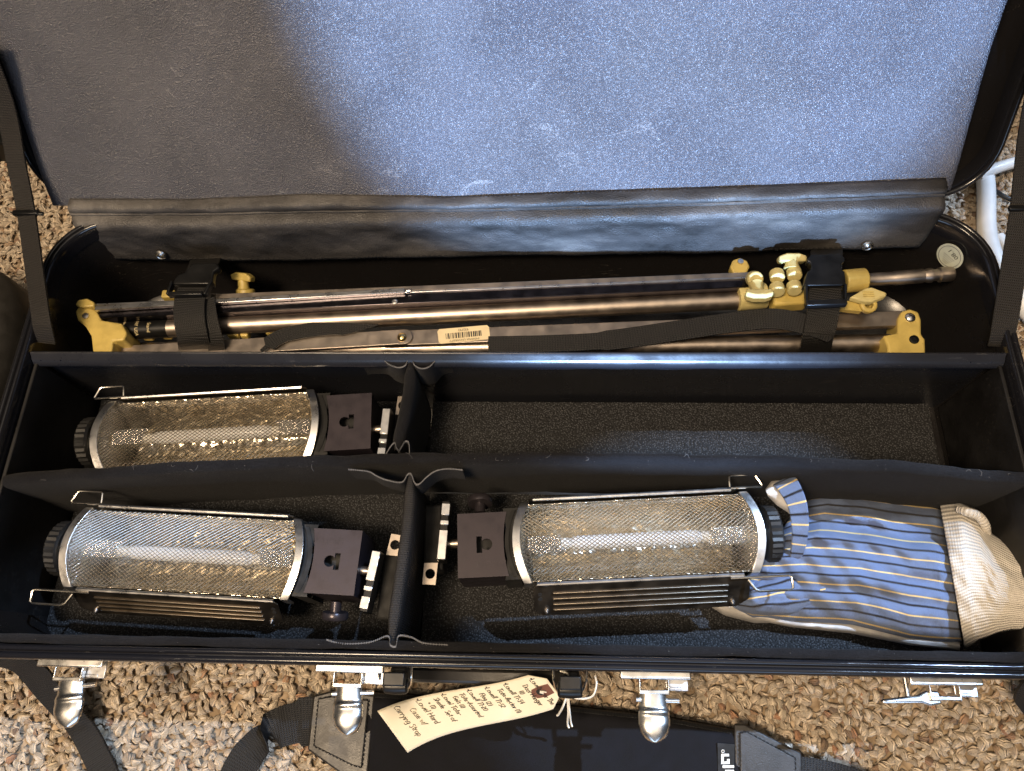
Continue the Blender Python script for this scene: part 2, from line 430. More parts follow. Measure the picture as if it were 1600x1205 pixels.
# ================================================================ SETTING: carpet
mb = MB(); mb.grid(lambda u, v: V(-180 + 360 * u, -150 + 330 * v, -13.0 + .02), 4, 4)
carpet = mb.build('carpet', 'carpet_back', None, (0, 0, -13)); carpet['kind'] = 'structure'
carpet['label'] = 'beige looped carpet with rust and brown flecks under the case'; carpet['category'] = 'carpet'

def carpet_loops():
    sp = .455
    xs = np.arange(-61, 63, sp); ys = np.arange(-20, 60, sp)
    gx, gy = np.meshgrid(xs, ys); gx = gx.ravel() + rng.normal(0, .2, gx.size); gy = gy.ravel() + rng.normal(0, .2, gy.size)
    keep = ~((np.abs(gx) < 37.5) & (gy > 1.5)); gx, gy = gx[keep], gy[keep]; n = gx.size
    # one yarn loop: a fat bent capsule rising from the backing and curling over
    segs, sides = 5, 6; tt = np.linspace(0, 1, segs)
    cx = np.interp(tt, [0, .25, .5, .75, 1], [-.30, -.26, .02, .36, .56]); cz = np.interp(tt, [0, .25, .5, .75, 1], [.02, .48, .72, .60, .18])
    rr = np.interp(tt, [0, .25, .5, .75, 1], [.10, .22, .30, .24, .04])
    tz = np.gradient(cz); tx = np.gradient(cx); ln = np.hypot(tx, tz); nx, nz = -tz / ln, tx / ln
    a = np.arange(sides) * 2 * np.pi / sides
    base = np.stack([cx[:, None] + nx[:, None] * np.cos(a) * rr[:, None] * .42, np.sin(a)[None] * rr[:, None] * 1.1, cz[:, None] + nz[:, None] * np.cos(a) * rr[:, None] * .42], -1).reshape(-1, 3)
    fs = [(i * sides + k, i * sides + (k + 1) % sides, (i + 1) * sides + (k + 1) % sides, (i + 1) * sides + k) for i in range(segs - 1) for k in range(sides)]
    fs = np.array(fs)
    yaw = rng.uniform(0, 2 * np.pi, n); sc = rng.uniform(.68, 1.08, n); hz = rng.uniform(.68, .95, n); tilt = rng.normal(0, .5, n)
    v = np.repeat(base[None], n, 0) * sc[:, None, None]
    y2 = v[..., 1] * np.cos(tilt)[:, None] - v[..., 2] * np.sin(tilt)[:, None]; z2 = v[..., 1] * np.sin(tilt)[:, None] + v[..., 2] * np.cos(tilt)[:, None]
    v[..., 1] = y2; v[..., 2] = z2 * hz[:, None]
    X = v[..., 0] * np.cos(yaw)[:, None] - v[..., 1] * np.sin(yaw)[:, None] + gx[:, None]
    Y = v[..., 0] * np.sin(yaw)[:, None] + v[..., 1] * np.cos(yaw)[:, None] + gy[:, None]
    Z = v[..., 2] * .9
    co = np.stack([X, Y, Z], -1).reshape(-1, 3) * CM
    nv = base.shape[0]; allf = (fs[None] + (np.arange(n) * nv)[:, None, None]).reshape(-1, 4)
    me = bpy.data.meshes.new('carpet_loops'); me.vertices.add(len(co)); me.vertices.foreach_set('co', co.astype(np.float32).ravel())
    me.loops.add(allf.size); me.loops.foreach_set('vertex_index', allf.astype(np.int32).ravel())
    me.polygons.add(len(allf)); me.polygons.foreach_set('loop_start', np.arange(0, allf.size, 4, dtype=np.int32))
    me.update(calc_edges=True); me.polygons.foreach_set('use_smooth', np.ones(len(allf), dtype=bool)); me.materials.append(MAT['carpet_yarn'])
    uvb = np.stack([np.repeat(tt, sides), np.tile(np.arange(sides) / sides, segs)], -1)
    ul = me.uv_layers.new(name='UVMap'); ul.data.foreach_set('uv', np.tile(uvb, (n, 1))[allf.ravel()].astype(np.float32).ravel())
    o = bpy.data.objects.new('carpet_loops', me); C.objects.link(o)
    o['kind'] = 'stuff'; o['label'] = 'beige carpet yarn loops flecked with brown around the case'; o['category'] = 'carpet pile'
    return o
carpet_loops()

# ================================================================ THE CASE
W2, D = 39.5, 36.4
case = thing('equipment_case', 'large black hard equipment case standing open on the carpet', 'case', (0, 18, -13))

def ring(x0, x1, y0, y1, r, z, n=10):
    out = []
    for cx, cy, a0 in ((x1 - r, y1 - r, 0), (x0 + r, y1 - r, 90), (x0 + r, y0 + r, 180), (x1 - r, y0 + r, 270)):
        for k in range(n + 1):
            a = math.radians(a0 + 90 * k / n); out.append(V(cx + r * math.cos(a), cy + r * math.sin(a), z))
    return out
def rings_mesh(mb, prof, x0, x1, y0, y1, R, xf=lambda p: p, cap0=True, cap1=True):
    vs = []; m = None
    for o, z in prof:
        rg = ring(x0 + o, x1 - o, y0 + o, y1 - o, max(R - o, .4), z); m = len(rg); vs += [xf(p) for p in rg]
    fs = []
    for i in range(len(prof) - 1):
        for k in range(m): fs.append((i * m + k, i * m + (k + 1) % m, (i + 1) * m + (k + 1) % m, (i + 1) * m + k))
    if cap0: fs.append(tuple(range(m))[::-1])
    if cap1: fs.append(tuple((len(prof) - 1) * m + k for k in range(m)))
    mb.add(vs, fs)
mb = MB()
prof = [(3.0, -13), (1.6, -12.7), (.8, -11.8), (.55, -10.5), (.5, -1.2), (.95, -1.2), (1.0, -10.6), (1.3, -11.6), (2.2, -12.3), (3.4, -12.5)]
rings_mesh(mb, prof, -W2, W2, 0, D, 5.5)
mb.build('base_shell', 'shell', case, smooth=30)
mb = MB()   # rolled rim with its groove
prof = [(.5, -1.25), (.12, -1.15), (.0, -.9), (.0, -.35), (.08, -.08), (.25, 0), (.42, -.06), (.47, -.28), (.56, -.28), (.62, -.02), (.74, .06), (.88, .0), (.97, -.25), (1.0, -.7), (1.0, -1.6)]
rings_mesh(mb, prof, -W2, W2, 0, D, 5.5, cap0=False, cap1=False)
mb.build('rim', 'rim', case, smooth=60)

# metal partition behind the lamps
mb = MB()
pr = [(23.35, -12.3), (23.35, -.62), (23.42, -.47), (23.3, -.40), (23.2, -.44), (23.08, -.62), (22.86, -.74), (22.60, -1.12), (22.52, -1.4), (22.60, -1.62), (23.1, -1.75), (23.22, -2.1), (23.22, -12.3)]
xs = [-38.45, 38.45]
vs = [V(x, y, z) for x in xs for y, z in pr]; k = len(pr)
mb.add(vs, [(i, (i + 1) % k, (i + 1) % k + k, i + k) for i in range(k)] + [tuple(range(k)), tuple(range(2 * k - 1, k - 1, -1))])
part = mb.build('metal_partition', 'partition_metal', case, smooth=50)
for px, py in ((66, 558), (97, 558), (1515, 562), (1548, 562)):
    q = P(px, py, -.9); m = MB(); m.lathe([(.28, 0), (.28, .06), (.2, .14), (.05, .17)], (q.x, 22.92, -.95), (0, -.75, .55), 12); m.build('rivet', 'bronze_dark', part)

# foam floors
def foam(x0, x1, y0, y1, name='foam_pad'):
    m = MB(); m.grid(lambda u, v: V(x0 + (x1 - x0) * u, y0 + (y1 - y0) * v, -10.0 + .06 * wob(u * 30, v * 8, 1, x0)), 60, 14)
    n = len(m.v); 
    m.box(((x0 + x1) / 2, (y0 + y1) / 2, -11.2), (x1 - x0, y1 - y0, 2.2)); return m.build(name, 'foam', case)
foam(-37.8, -7.4, 1.5, 14.3); foam(-6.6, 37.2, 1.5, 14.4); foam(-37.8, -8.3, 15.9, 22.9); foam(-6.9, 36.9, 16.1, 22.9)
# felt lining strip along the front wall, and smooth lining boards at the ends
m = MB(); m.grid(lambda u, v: V(-38.2 + 76.4 * u, 1.05 + [0, .02, .32, .62, .68, .66][round(v * 5)] + .05 * wob(u * 22, v), [-.9, -.62, -.52, -.68, -1.2, -10.2][round(v * 5)] + .04 * wob(u * 30, 1)), 120, 5)
m.build('front_lining', 'felt', case, smooth=70)
for sx in (-1, 1):
    m = MB(); m.box((sx * 38.25, 12.2, -5.9), (.3, 21.2, 9.6)); m.build('end_lining', 'shell_lining', case, bev=.08)

# soft lengthwise divider, bowed
def ydiv(x): return interp([(-38.2, 12.9), (-30, 13.6), (-20, 14.3), (-8, 14.9), (5, 15.05), (18, 14.9), (28, 14.6), (38.2, 13.7)], x)
prof = [(-.45, -10), (-.5, -6), (-.52, -2), (-.5, -1.3), (-.38, -.95), (-.1, -.8), (.25, -.82), (.36, -1.0), (.38, -1.4), (.32, -6), (.3, -10)]
m = MB(); N = 90
def fd(u, v):
    x = -38.1 + 76.2 * u; o, z = prof[round(v * (len(prof) - 1))]
    zz = z + (.10 * wob(x * .35, 1) - .25 * math.exp(-((x + 2) / 12) ** 2) if z > -2.2 else 0)
    return V(x, ydiv(x) + o + .06 * wob(x * .4, z * .3), zz)
m.grid(fd, N, len(prof) - 1); padded = m.build('padded_divider', 'felt', case, smooth=70)

# lint caught on the felt and foam
m = MB(); random.seed(21)
for k in range(46):
    if k < 16: x = random.uniform(-37, 37); q = V(x, ydiv(x) + random.uniform(-.45, .3), -.82 + random.uniform(0, .05))
    elif k < 30: q = V(random.uniform(-36, 36), random.uniform(2.2, 5), -9.85)
    else: q = V(random.uniform(-5, 36), random.uniform(16.5, 22.5), -9.85)
    a = random.uniform(0, 6.28); L = random.uniform(.2, .7); b = random.uniform(-.25, .25)
    m.tube(spline([q, q + V(math.cos(a) * L * .5 - math.sin(a) * b, math.sin(a) * L * .5 + math.cos(a) * b, .08), q + V(math.cos(a) * L, math.sin(a) * L, .02)], 4), .008, 4)
lint = m.build('lint', 'stitch_light', padded); lint['kind'] = 'stuff'

# cross dividers with their velcro tabs
def cross(pa, pb, za, zb, mat, th=.85):
    a = P(*pa, za); b = P(*pb, zb); m = MB()
    pr = [(-th * .5, -9.3), (-th * .5, -1.5), (-th * .48, -.45), (-th * .3, -.1), (0, 0), (th * .3, -.1), (th * .48, -.45), (th * .5, -1.5), (th * .5, -9.3)]
    def fn(u, v):
        o, z = pr[round(v * 8)]; c = a.lerp(b, u); e = .35 + .65 * min(1, 6 * min(u, 1 - u) + .2)
        q = V(c.x + o * e + .12 * math.sin(u * 5), c.y, max(c.z + z + .08 * wob(u * 4, 2), -9.9)); return (q, (u * (b - a).length, o * 1.2 + z * .0))
    m.grid(fn, 30, 8); return m.build('cross_divider', mat, case, smooth=70)
def tab(pts, z, h, par, w=.1):
    path = spline([P(x, y, z) for x, y in pts], 5)
    m = MB(); m.ribbon([p - V(0, 0, h / 2) for p in path], (0, 0, 1), h, w); o = m.build('velcro_tab', 'tab_felt', par, smooth=60)
    m = MB(); dense = path
    m.tube([p + V(0, 0, .03) for p in dense], .028, 5)
    for i in range(0, len(dense) - 1):
        for s in (0, .5):
            p = dense[i].lerp(dense[i + 1], s); m.box(p + V(0, 0, .06), (.04, .13, .03))
    m.build('stitching', 'stitch', o)
    return o
cr = cross((641, 566), (622, 702), -.9, -1.4, 'felt', 1.0)
tab([(561, 560), (592, 559), (608, 570), (623, 575), (634, 571), (638, 559), (641, 555.5), (645, 560), (647, 570), (658, 576.5), (672, 573), (687, 559), (718, 555)], -.9, 3.2, cr)
tab([(600, 716), (610, 699), (617, 692.5), (620, 701), (624, 704), (628.6, 697), (633, 690.6), (639, 693), (640, 713)], -1.3, 3.0, cr)
cf = cross((641, 742), (613, 1004), -.8, -.8, 'divider_weave', .95)
tab([(545, 734), (575, 737), (590, 745), (606, 751), (628, 754), (637, 742), (643, 742), (648, 755), (655, 757), (668, 745), (682, 736), (702, 733), (723, 735)], -.9, 2.4, cf)
tab([(511, 1000), (536, 1006), (577, 1004), (606, 994), (610, 1008), (619, 1010), (623, 994), (643, 996), (662, 1005), (700, 1008)], -.6, 3, cf)

# ---- lid: leans back, hinged on the rear rim
PHI = math.radians(60); LDIR = V(0, math.cos(PHI), math.sin(PHI)); LN = V(0, -math.sin(PHI), math.cos(PHI)); HP = V(-.5, D + .55, .3)
def lidp(x, s, r): return HP + V(x, 0, 0) + LDIR * s - LN * r       # x across, s up the lid, r behind the rim plane
m = MB()
prof = [(3.0, 5.2), (1.4, 4.9), (.7, 4.0), (.5, 3.0), (.5, 1.0), (.95, 1.0), (1.0, 3.2), (1.6, 4.4), (3.0, 4.8)]
rings_mesh(m, prof, -W2 - .5, W2 + .5, 0, D, 4.6, xf=lambda p: lidp(p.x, p.y, p.z))
lid = m.build('lid', 'shell', case, smooth=30)
m = MB(); prof = [(.5, 1.2), (.1, 1.1), (0, .85), (.0, .3), (.1, .05), (.28, 0), (.42, .1), (.5, .35), (.6, .35), (.68, .1), (.85, .1), (.97, .4), (1.0, 1.4)]
rings_mesh(m, prof, -W2 - .5, W2 + .5, 0, D, 4.6, xf=lambda p: lidp(p.x, p.y, p.z), cap0=False, cap1=False); m.build('lid_rim', 'rim', lid, smooth=60)
# vinyl panel over the lid pocket
def panel_h(x, s):
    b = .10 * wob(x * .10, s * .12, 1, 1) + .05 * wob(x * .35, s * .3, 1, 2)
    d = math.hypot((x + 29.0) / 1.7, (s - 4.3) / 1.2)      # dent with a crease under it
    b += .55 * math.exp(-d * d) * (1 if s > 3.6 else max(0, (s - 3.1) / .5))
    return b
def fpan(u, v):
    s = .25 + 34.2 * v ** 1.35; x0, x1 = -38.9, 36.7 - .006 * s; x = x0 + (x1 - x0) * u
    sag = interp([(-38, .0), (-20, -.35), (-5, .05), (10, .3), (36, .75)], x) * max(0, 1 - s / 6)
    k = min(1, max(0, (s - .9) / 11)); k = k * k * (3 - 2 * k)
    return lidp(x, s + sag, -.22 + .97 * k - panel_h(x, s) * k)
m = MB(); m.grid(fpan, 150, 90); m.build('lid_panel', 'lid_vinyl', lid, smooth=80, solid=.15)

# ---- hinge flap: padded roll under the panel, then a sheet over the hinge and down the rear wall
def flap_y(k, u):   # pixel rows at stations k
    rows = {0: ((110, 311), (300, 312), (480, 304), (700, 308), (900, 300), (1200, 290), (1478, 279)),
            1: ((112, 334), (300, 334), (500, 330), (800, 326), (1100, 318), (1474, 304)),
            2: ((128, 364), (800, 358), (1472, 334)),
            3: ((172, 405), (400, 408), (800, 399), (1100, 396), (1436, 386))}[k]
    return polyline(rows, u)
flapz = [(0, 0.0, 2.0), (.10, .3, 1.6), (.22, .8, 1.0)]
def fflap(u, v):
    x0, y0 = flap_y(0, u); x1, y1 = flap_y(1, u); x2, y2 = flap_y(2, u); x3, y3 = flap_y(3, u)
    A = PP(x0, y0, lidp(0, 0, -.36), LN); B = PY(x1, y1, D - .15); Cc = PY(x2, y2, D - 1.35); E = PY(x3, y3, D - 1.55)
    if v < .28:
        s = v / .28; q = A.lerp(B, s); q = q + LN * (.55 * math.sin(math.pi * s) + .05 * wob(u * 40, s * 2)) 
    elif v < .6:
        s = (v - .28) / .32; q = B.lerp(Cc, s) + V(0, -.35, .25) * (math.sin(math.pi * s)) + V(0, -.05, .03) * wob(u * 26, s)
    else:
        s = (v - .6) / .4; q = Cc.lerp(E, s) + V(0, -.14, .04) * wob(u * 22, s * 2, 1, 2) * (1 - s * .6)
    return q
m = MB(); m.grid(fflap, 160, 34); flap = m.build('hinge_flap', 'flap_vinyl', case, smooth=70, solid=.12)
m = MB(); m.tube([fflap(i / 120, .285) + V(0, -.1, .12) for i in range(121)], .13, 6); m.build('piping', 'flap_vinyl', flap)
m = MB()
for i in range(150):
    q = fflap(i / 150, .965); q2 = fflap((i + .6) / 150, .965); m.tube([q + V(0, -.09, .03), q2 + V(0, -.09, .03)], .03, 4)
m.build('stitching', 'stitch_dark', flap)
m = MB()
for i in range(190):
    q = fflap(i / 190, .012) + LN * .06; q2 = fflap((i + .55) / 190, .012) + LN * .06; m.tube([q, q2], .035, 4)
m.build('stitching', 'stitch', flap)
for px, py in ((251, 398), (1355, 384)):
    q = PY(px, py, D - 1.75); m = MB(); m.lathe([(.5, 0), (.5, .08), (.42, .14), (.34, .08), (.26, .05), (.24, .2), (.12, .26), (.02, .27)], q, (0, -1, .25), 20); m.build('snap_fastener', 'chrome', flap)

# sticker on the rear wall
ya, yb = 32.0, 35.0          # where the line of sight meets the curved corner wall
for _ in range(20):
    ym = (ya + yb) / 2; q0 = PY(1485, 400, ym)
    if math.hypot(q0.x - 34, q0.y - 30.9) < 4.3: ya = ym
    else: yb = ym
sn = V(34 - q0.x, 30.9 - q0.y, 0).normalized(); sx_ = V(-sn.y, sn.x, 0); sx_ = sx_ if sx_.x > 0 else -sx_; q0 = q0 + sn * .10
m = MB(); m.prism([q0 + sx_ * 1.15 * math.cos(a) + V(0, 0, 1.35 * math.sin(a)) for a in [2 * math.pi * k / 28 for k in range(28)]], -sn * .05)
stk = m.build('oval_sticker', 'sticker', case)
def planar_text(par, txt, size, org, ex, ey, mat, name='print', th=.012):
    vs, fs = text2d(txt, size); ex = Vector(ex).normalized(); ey = Vector(ey).normalized(); n = ex.cross(ey)
    m = MB(); m.add([Vector(org) + ex * v.x + ey * v.y + n * th for v in vs], fs); return m.build(name, mat, par)
planar_text(stk, '08.1', .62, q0 + sx_ * .1 + V(0, 0, .5), -sx_ + V(0, 0, .2), V(0, 0, -1) - sx_ * .2, 'ink', th=.03)
m = MB()
for k in range(5):
    c = q0 + sn * .02 + V(0, 0, -.05 - .2 * k); m.beam(c - sx_ * (.55 - .08 * k), c + sx_ * (.55 - .08 * k), .03, .012, up=sn)
m.tube([q0 + sn * .01 + sx_ * .95 * math.cos(a) + V(0, 0, 1.15 * math.sin(a)) for a in [2 * math.pi * k / 28 for k in range(28)]], .025, 4, closed=True)
m.build('print', 'stitch', stk)

# ---- lid stay straps
def stay(pts, w, sl):
    path = spline([P(x, y, z) for x, y, z in pts], 6)
    m = MB(); m.ribbon(path, (1, .1, .25), w, .16); o = m.build('lid_strap', 'webbing_brown', case, smooth=60)
    q = P(*sl); m = MB(); m.beam(q + V(-w * .62, 0, .12), q + V(w * .62, 0, .12), .42, .34); m.beam(q + V(w * .4, -.1, .12), q + V(w * .85, -.05, .05), .3, .25)
    m.build('slide_buckle', 'black_satin', o, bev=.08)
stay([(-34, 60, 13), (8, 168, 8.2), (27, 262, 5.0), (42, 338, 3.0), (55, 430, 1.4), (65, 500, .3), (72, 536, -1.0)], 1.75, (42, 334, 3.1))
stay([(1640, 60, 13), (1612, 200, 7.2), (1597, 330, 3.2), (1582, 430, 1.4), (1570, 505, .2), (1562, 541, -1.0)], 1.75, (1597, 327, 3.3))

# ---- latches on the front wall
def make_latch():
    r = thing('latch', 'x', 'x', (0, 0, 0), local=True); del r['label']; del r['category']
    m = MB(); m.box((0, -.35, 0), (4.7, .62, .22)); pl = m.build('catch_plate', 'chrome', r, bev=.09, seg=3)
    m = MB()
    for sx in (-.95, .95): m.box((sx, -.05, .17), (.5, .22, .12))
    m.build('tooth', 'chrome', pl, bev=.03)
    m = MB()
    for a in ((-.05, -.62, -.05), ): pass
    m.beam((-1.05, -.5, -.35), (-1.05, -1.5, -.35), .12, .5); m.beam((.85, -.5, -.35), (.85, -1.5, -.35), .12, .5); m.beam((-1.1, -1.45, -.35), (.9, -1.45, -.35), .26, .5)
    m.build('hasp_loop', 'chrome', r, bev=.05)
    m = MB(); m.box((1.5, -.7, -.7), (1.5, 1.3, .12)); m.box((1.3, -1.2, -1.2), (1.0, .2, 1.2)); m.build('hinge_plate', 'brushed', r, bev=.04)
    m = MB(); m.tube([V(-1.25, -1.95, -.55), V(1.6, -1.95, -.55)], .16, 10); m.build('pin', 'chrome', r)
    def lev(u, v):
        x = (v - .5); y = -1.45 - 3.05 * u
        wd = interp([(0, 1.75), (.3, 1.85), (.45, 2.0), (.65, 2.0), (.8, 1.75), (.9, 1.35), (.96, .9), (1, .2)], u)
        z = -.25 - .12 * u - .30 * abs(x * 2) ** 3 + (.14 * math.exp(-((u - .40) / .05) ** 2)) + (.20 * math.sin(math.pi * min(1, max(0, (u - .42) / .62))) - .25 * (u - .42) if u > .42 else 0)
        return V(-.1 + x * wd, y, z)
    m = MB(); m.grid(lev, 40, 14); m.build('lever', 'chrome', r, smooth=70, solid=.12)
    return r
latch0 = make_latch()
for i, (px, rz, lift) in enumerate(((110, 7, 0), (546, 3, 0), (1024, -1, 0), (1478, 0, 1))):
    o = latch0 if i == 0 else copy_tree(latch0)
    o.parent = case
    q = P(px, interp([(0, 1035), (1600, 1067)], px), -1.05)
    o.location = (V(q.x, .25, -1.05) - ORG[case.name]) * CM
    for ch in list(o.children):
        if ch.name.startswith('lever') and lift:      # the right-hand one is swung sideways
            m = MB(); m.prism([(-.5, -1.75, -.35), (-1.3, -1.8, -.3), (-1.9, -1.55, -.28), (-4.2, -1.35, -.3), (-4.45, -1.22, -.3), (-4.2, -1.08, -.3), (-1.9, -1.05, -.28), (-1.3, -.85, -.3), (-.5, -.95, -.35)], (0, 0, -.5))
            me = m.mesh('lever', (0, 0, 0), 'chrome', 50); ch.data = me; ch.modifiers.clear()
            bv = ch.modifiers.new('bevel', 'BEVEL'); bv.width = .14 * CM; bv.segments = 3
        elif ch.name.startswith(('lever', 'pin')):
            if lift: ch.rotation_euler.z = math.radians(-90); ch.location = V(-.4, -.9, -.1) * CM; ch.scale = (.55, 1, 1)
            else: ch.rotation_euler.z = math.radians(rz)

# ---- carry handle with wire bails
m = MB(); path = spline([V(-6.9, -.35, -2.8), V(-6.5, -.35, -5.2), V(-4.4, -.35, -7.2), V(-1, -.35, -7.8), V(2.6, -.35, -7.2), V(4.7, -.35, -5.2), V(5.1, -.35, -2.8)], 6)
m.ribbon(path, (0, -1, 0), 1.0, 1.3); hnd = m.build('carry_handle', 'leather', case, bev=.2, smooth=60)
for xx in (-6.9, 5.05):
    m = MB(); m.lathe([(.35, -.85), (.52, -.8), (.58, 0), (.52, .8), (.35, .85)], (xx, -1.15, -2.2), (1, 0, 0), 16); m.box((xx, -.75, -1.6), (1.5, .9, 1.0)); m.build('handle_end', 'black_satin', hnd, bev=.1)
    m = MB(); m.tube(spline([V(xx - 1.15, .3, -1.3), V(xx - 1.1, -.5, -1.5), V(xx - 1.0, -1.0, -2.0), V(xx - .8, -1.3, -2.3)], 4), .09, 7); m.tube(spline([V(xx + 1.15, .3, -1.3), V(xx + 1.1, -.5, -1.5), V(xx + 1.0, -1.0, -2.0), V(xx + .8, -1.3, -2.3)], 4), .09, 7)
    m.build('wire_bail', 'nickel_wire', hnd)

# ================================================================ FLOODLIGHTS
def make_lamp(front, flare):
    r = thing('floodlight', 'x', 'floodlight', (0, 0, 0), local=True)
    H = 6.3; HW = 2.9; XL = 8.35
    def gx(t): return XL + .75 * (1 - t * t)
    def gz(t): return H + .55 * (1 - t * t)
    # reflector
    def refl(u, v):
        x = -XL + 2 * XL * u; t = 2 * v - 1; return V(x, HW * t, H - .15 - 4.3 * (1 - abs(t) ** 2.2) + .05 * wob(x, t * 3))
    m = MB(); m.grid(refl, 40, 20); rf = m.build('reflector', 'hammered', r, smooth=80, solid=.12)
    for sx in (-1, 1):
        m = MB(); m.add([refl((sx + 1) / 2, k / 16) for k in range(17)] + [V(sx * (gx(2 * k / 16 - 1)), HW * (2 * k / 16 - 1), gz(2 * k / 16 - 1) - .35) for k in range(17)], [(k, k + 1, k + 18, k + 17) for k in range(16)])
        m.build('end_wall', 'foil', rf, solid=.08)
    # rims
    for sx in (-1, 1):
        m = MB(); pts = [V(sx * gx(t), HW * t * 1.03, gz(t)) for t in [-1 + 2 * k / 24 for k in range(25)]]
        pts = [V(sx * gx(1), -HW * 1.05, H - 1.6)] + pts + [V(sx * gx(1), HW * 1.05, H - 1.6)]
        m.ribbon(pts, (1, 0, 0), .62, .16); m.build('end_rim', 'brushed', r, bev=.04, smooth=50)
    # wire mesh: two families of diagonal wires laid on the bowed guard
    m = MB(); arc = 2 * HW * 1.45; wr = .027
    xs = np.arange(-XL - .6 - arc, XL + .6, .40)
    for sgn in (-1, 1):
        for x0 in xs:
            seg = []
            for k in range(17):
                t = -1 + 2 * k / 16; w = (t + 1) / 2
                x = x0 + arc * (w if sgn > 0 else 1 - w) * 1.0
                if abs(x) <= gx(t) - .05: seg.append(V(x, HW * t, gz(t) - .06 + sgn * .025))
                else:
                    if len(seg) > 1: m.tube(seg, wr, 4, cap=False)
                    seg = []
            if len(seg) > 1: m.tube(seg, wr, 4, cap=False)
    m.build('wire_mesh_guard', 'nickel_wire', r, smooth=80)
    # folded doors along both sides
    for sy in (-1, 1):
        x0, x1 = -7.9, 8.0
        fl = flare if sy == front else .06
        def dp(x, w): return V(x, sy * (HW + .28 + fl * w), H + .30 - math.sqrt(1.1 - fl * fl) * w)      # w: distance down the door; the near door stands flared
        m = MB(); out = [(x0 + .5, 0), (x1 - .3, 0), (x1, .3), (x1, 2.2), (x1 - .6, 2.75), (x0 + .9, 2.75), (x0, 2.1), (x0, .4)]
        n = dp(0, 1) - dp(0, 0); nn = V(0, sy * math.sqrt(1.1 - fl * fl), fl).normalized() * .09
        m.prism([dp(a, b) for a, b in out], nn); d = m.build('barn_door', 'door_metal', r, bev=.02)
        m = MB(); m.tube([dp(x0 + .5, 0), dp(x1 - .3, 0)], .14, 8); m.build('door_lip', 'brushed', d)
        for k in range(4):
            m = MB(); m.beam(dp(x0 + 1.6, .75 + .5 * k) + nn * 1.2, dp(x1 - 1.4, .75 + .5 * k) + nn * 1.2, .14, .2, up=nn); m.build('rib', 'door_metal', d, bev=.05)
        for a in (x0 + 1.2, x1 - .9):
            m = MB(); m.lathe([(.2, 0), (.18, .12), (.1, .13), (.09, .26), (.03, .28)], dp(a, 2.35) + nn, nn, 10); m.build('screw', 'brushed', d)
        for a in (.35, .75):
            m = MB(); m.lathe([(.17, 0), (.17, .025)], dp(x1 - .45, .5 + a) + nn, nn, 10); m.build('slot', 'black_matte', d)
        # wire pull
        e0 = dp(x0, .15) + nn * 1.6
        q = [e0 + V(a, sy * b, c) for a, b, c in ((1.5, 0, 0), (-2.7, 0, 0), (-2.9, .12, 0), (-2.9, .85, -.1), (-2.7, 1.0, -.1), (-.5, 1.0, -.1), (-.2, .85, -.1), (.25, .15, 0))]
        if sy != front: q = [e0 + V(a, sy * b, c) for a, b, c in ((1.5, 0, 0), (-1.9, 0, 0), (-1.95, .1, .0), (-1.55, .85, .1), (-1.4, .95, .1), (.3, .95, .1), (.45, .85, .1), (.5, .1, 0))]
        nn0 = nn; nn = nn * 0
        m = MB(); m.tube([p + nn * 1.4 for p in q], .095, 8); m.build('wire_pull', 'nickel_wire', d)
    # lamp tube and holders
    zb = H - 1.2
    m = MB(); m.lathe([(.18, -5.3), (.5, -4.7), (.55, -4.3), (.55, 4.3), (.5, 4.7), (.18, 5.3)], (0, 0, zb), (1, 0, 0), 18); bl = m.build('halogen_tube', 'glass', r)
    m = MB(); m.tube([V(-4.6, 0, zb), V(4.6, 0, zb)], .03, 6); m.build('filament', 'brushed', bl)
    for sx in (-1, 1):
        m = MB(); m.lathe([(.3, 0), (.42, .15), (.42, .9), (.3, 1.0)], (sx * 5.0, 0, zb), (sx, 0, 0), 14); m.build('ceramic_cap', 'ceramic', bl)
        m = MB(); m.box((sx * 7.0, 0, zb + .1), (2.6, 1.2, .9)); m.tube([V(sx * 5.4, .62, zb + .35), V(sx * 8.2, .62, zb + .35)], .2, 8); m.build('lamp_holder', 'foil', r, bev=.12)
    # black neck and housing with key slot
    m = MB(); m.add([V(XL + .5 + (.55 * (1 - t * t)) * (1 if e == 0 else 0) + (.95 + .25 * t * t if e else 0), HW * .93 * t, H + z - .1 + .3 * (1 - t * t) * (1 - e)) for e in (0, 1) for z in (0, -4.5) for t in [-1 + k / 8 for k in range(17)]],
        [(k, k + 1, k + 35, k + 34) for k in range(16)] + [(k + 17, k + 51, k + 52, k + 18) for k in range(16)] + [(0, 34, 51, 17), (16, 33, 67, 50)])
    m.build('neck', 'black_matte', r)
    m = MB(); m.grid(lambda u, v: V(XL + .72 + .6 * (1 - (2 * v - 1) ** 2) + .3 * u, HW * .85 * (2 * v - 1), H + .16 - .12 * u), 3, 16); m.build('vent_mesh', 'black_matte', r)
    hx0, hx1, hy, ht = 9.75, 13.55, 2.42, H + .0
    outer = [(hx0 + .28 - .28 * 0 + .32 * math.cos(math.pi * .5 * (k / 8)) * 0 + .30 * (1 - (1 - k / 8) ** 2), -hy + 2 * hy * k / 16) for k in range(9)]
    outer = [(hx0 + .32 * (1 - (k / 8 - 1) ** 2), -hy + 2 * hy * k / 16) for k in range(17)]
    outer = outer + [(hx1, hy), (hx1, -hy)]
    kx = hx0 + 1.75; key = circle(kx - .15, 0, .43, 18, math.radians(38), math.radians(322)) + [(kx + .2, -.26), (kx + .2, -.62), (kx + .62, -.62), (kx + .62, .62), (kx + .2, .62), (kx + .2, .26)]
    vs_, fs_ = plate2d([outer, key], .22); m = MB(); m.add([V(a.x, a.y, ht - .11 + a.z) for a in vs_], fs_); hs = m.build('housing', 'housing', r, smooth=30, bev=.07)
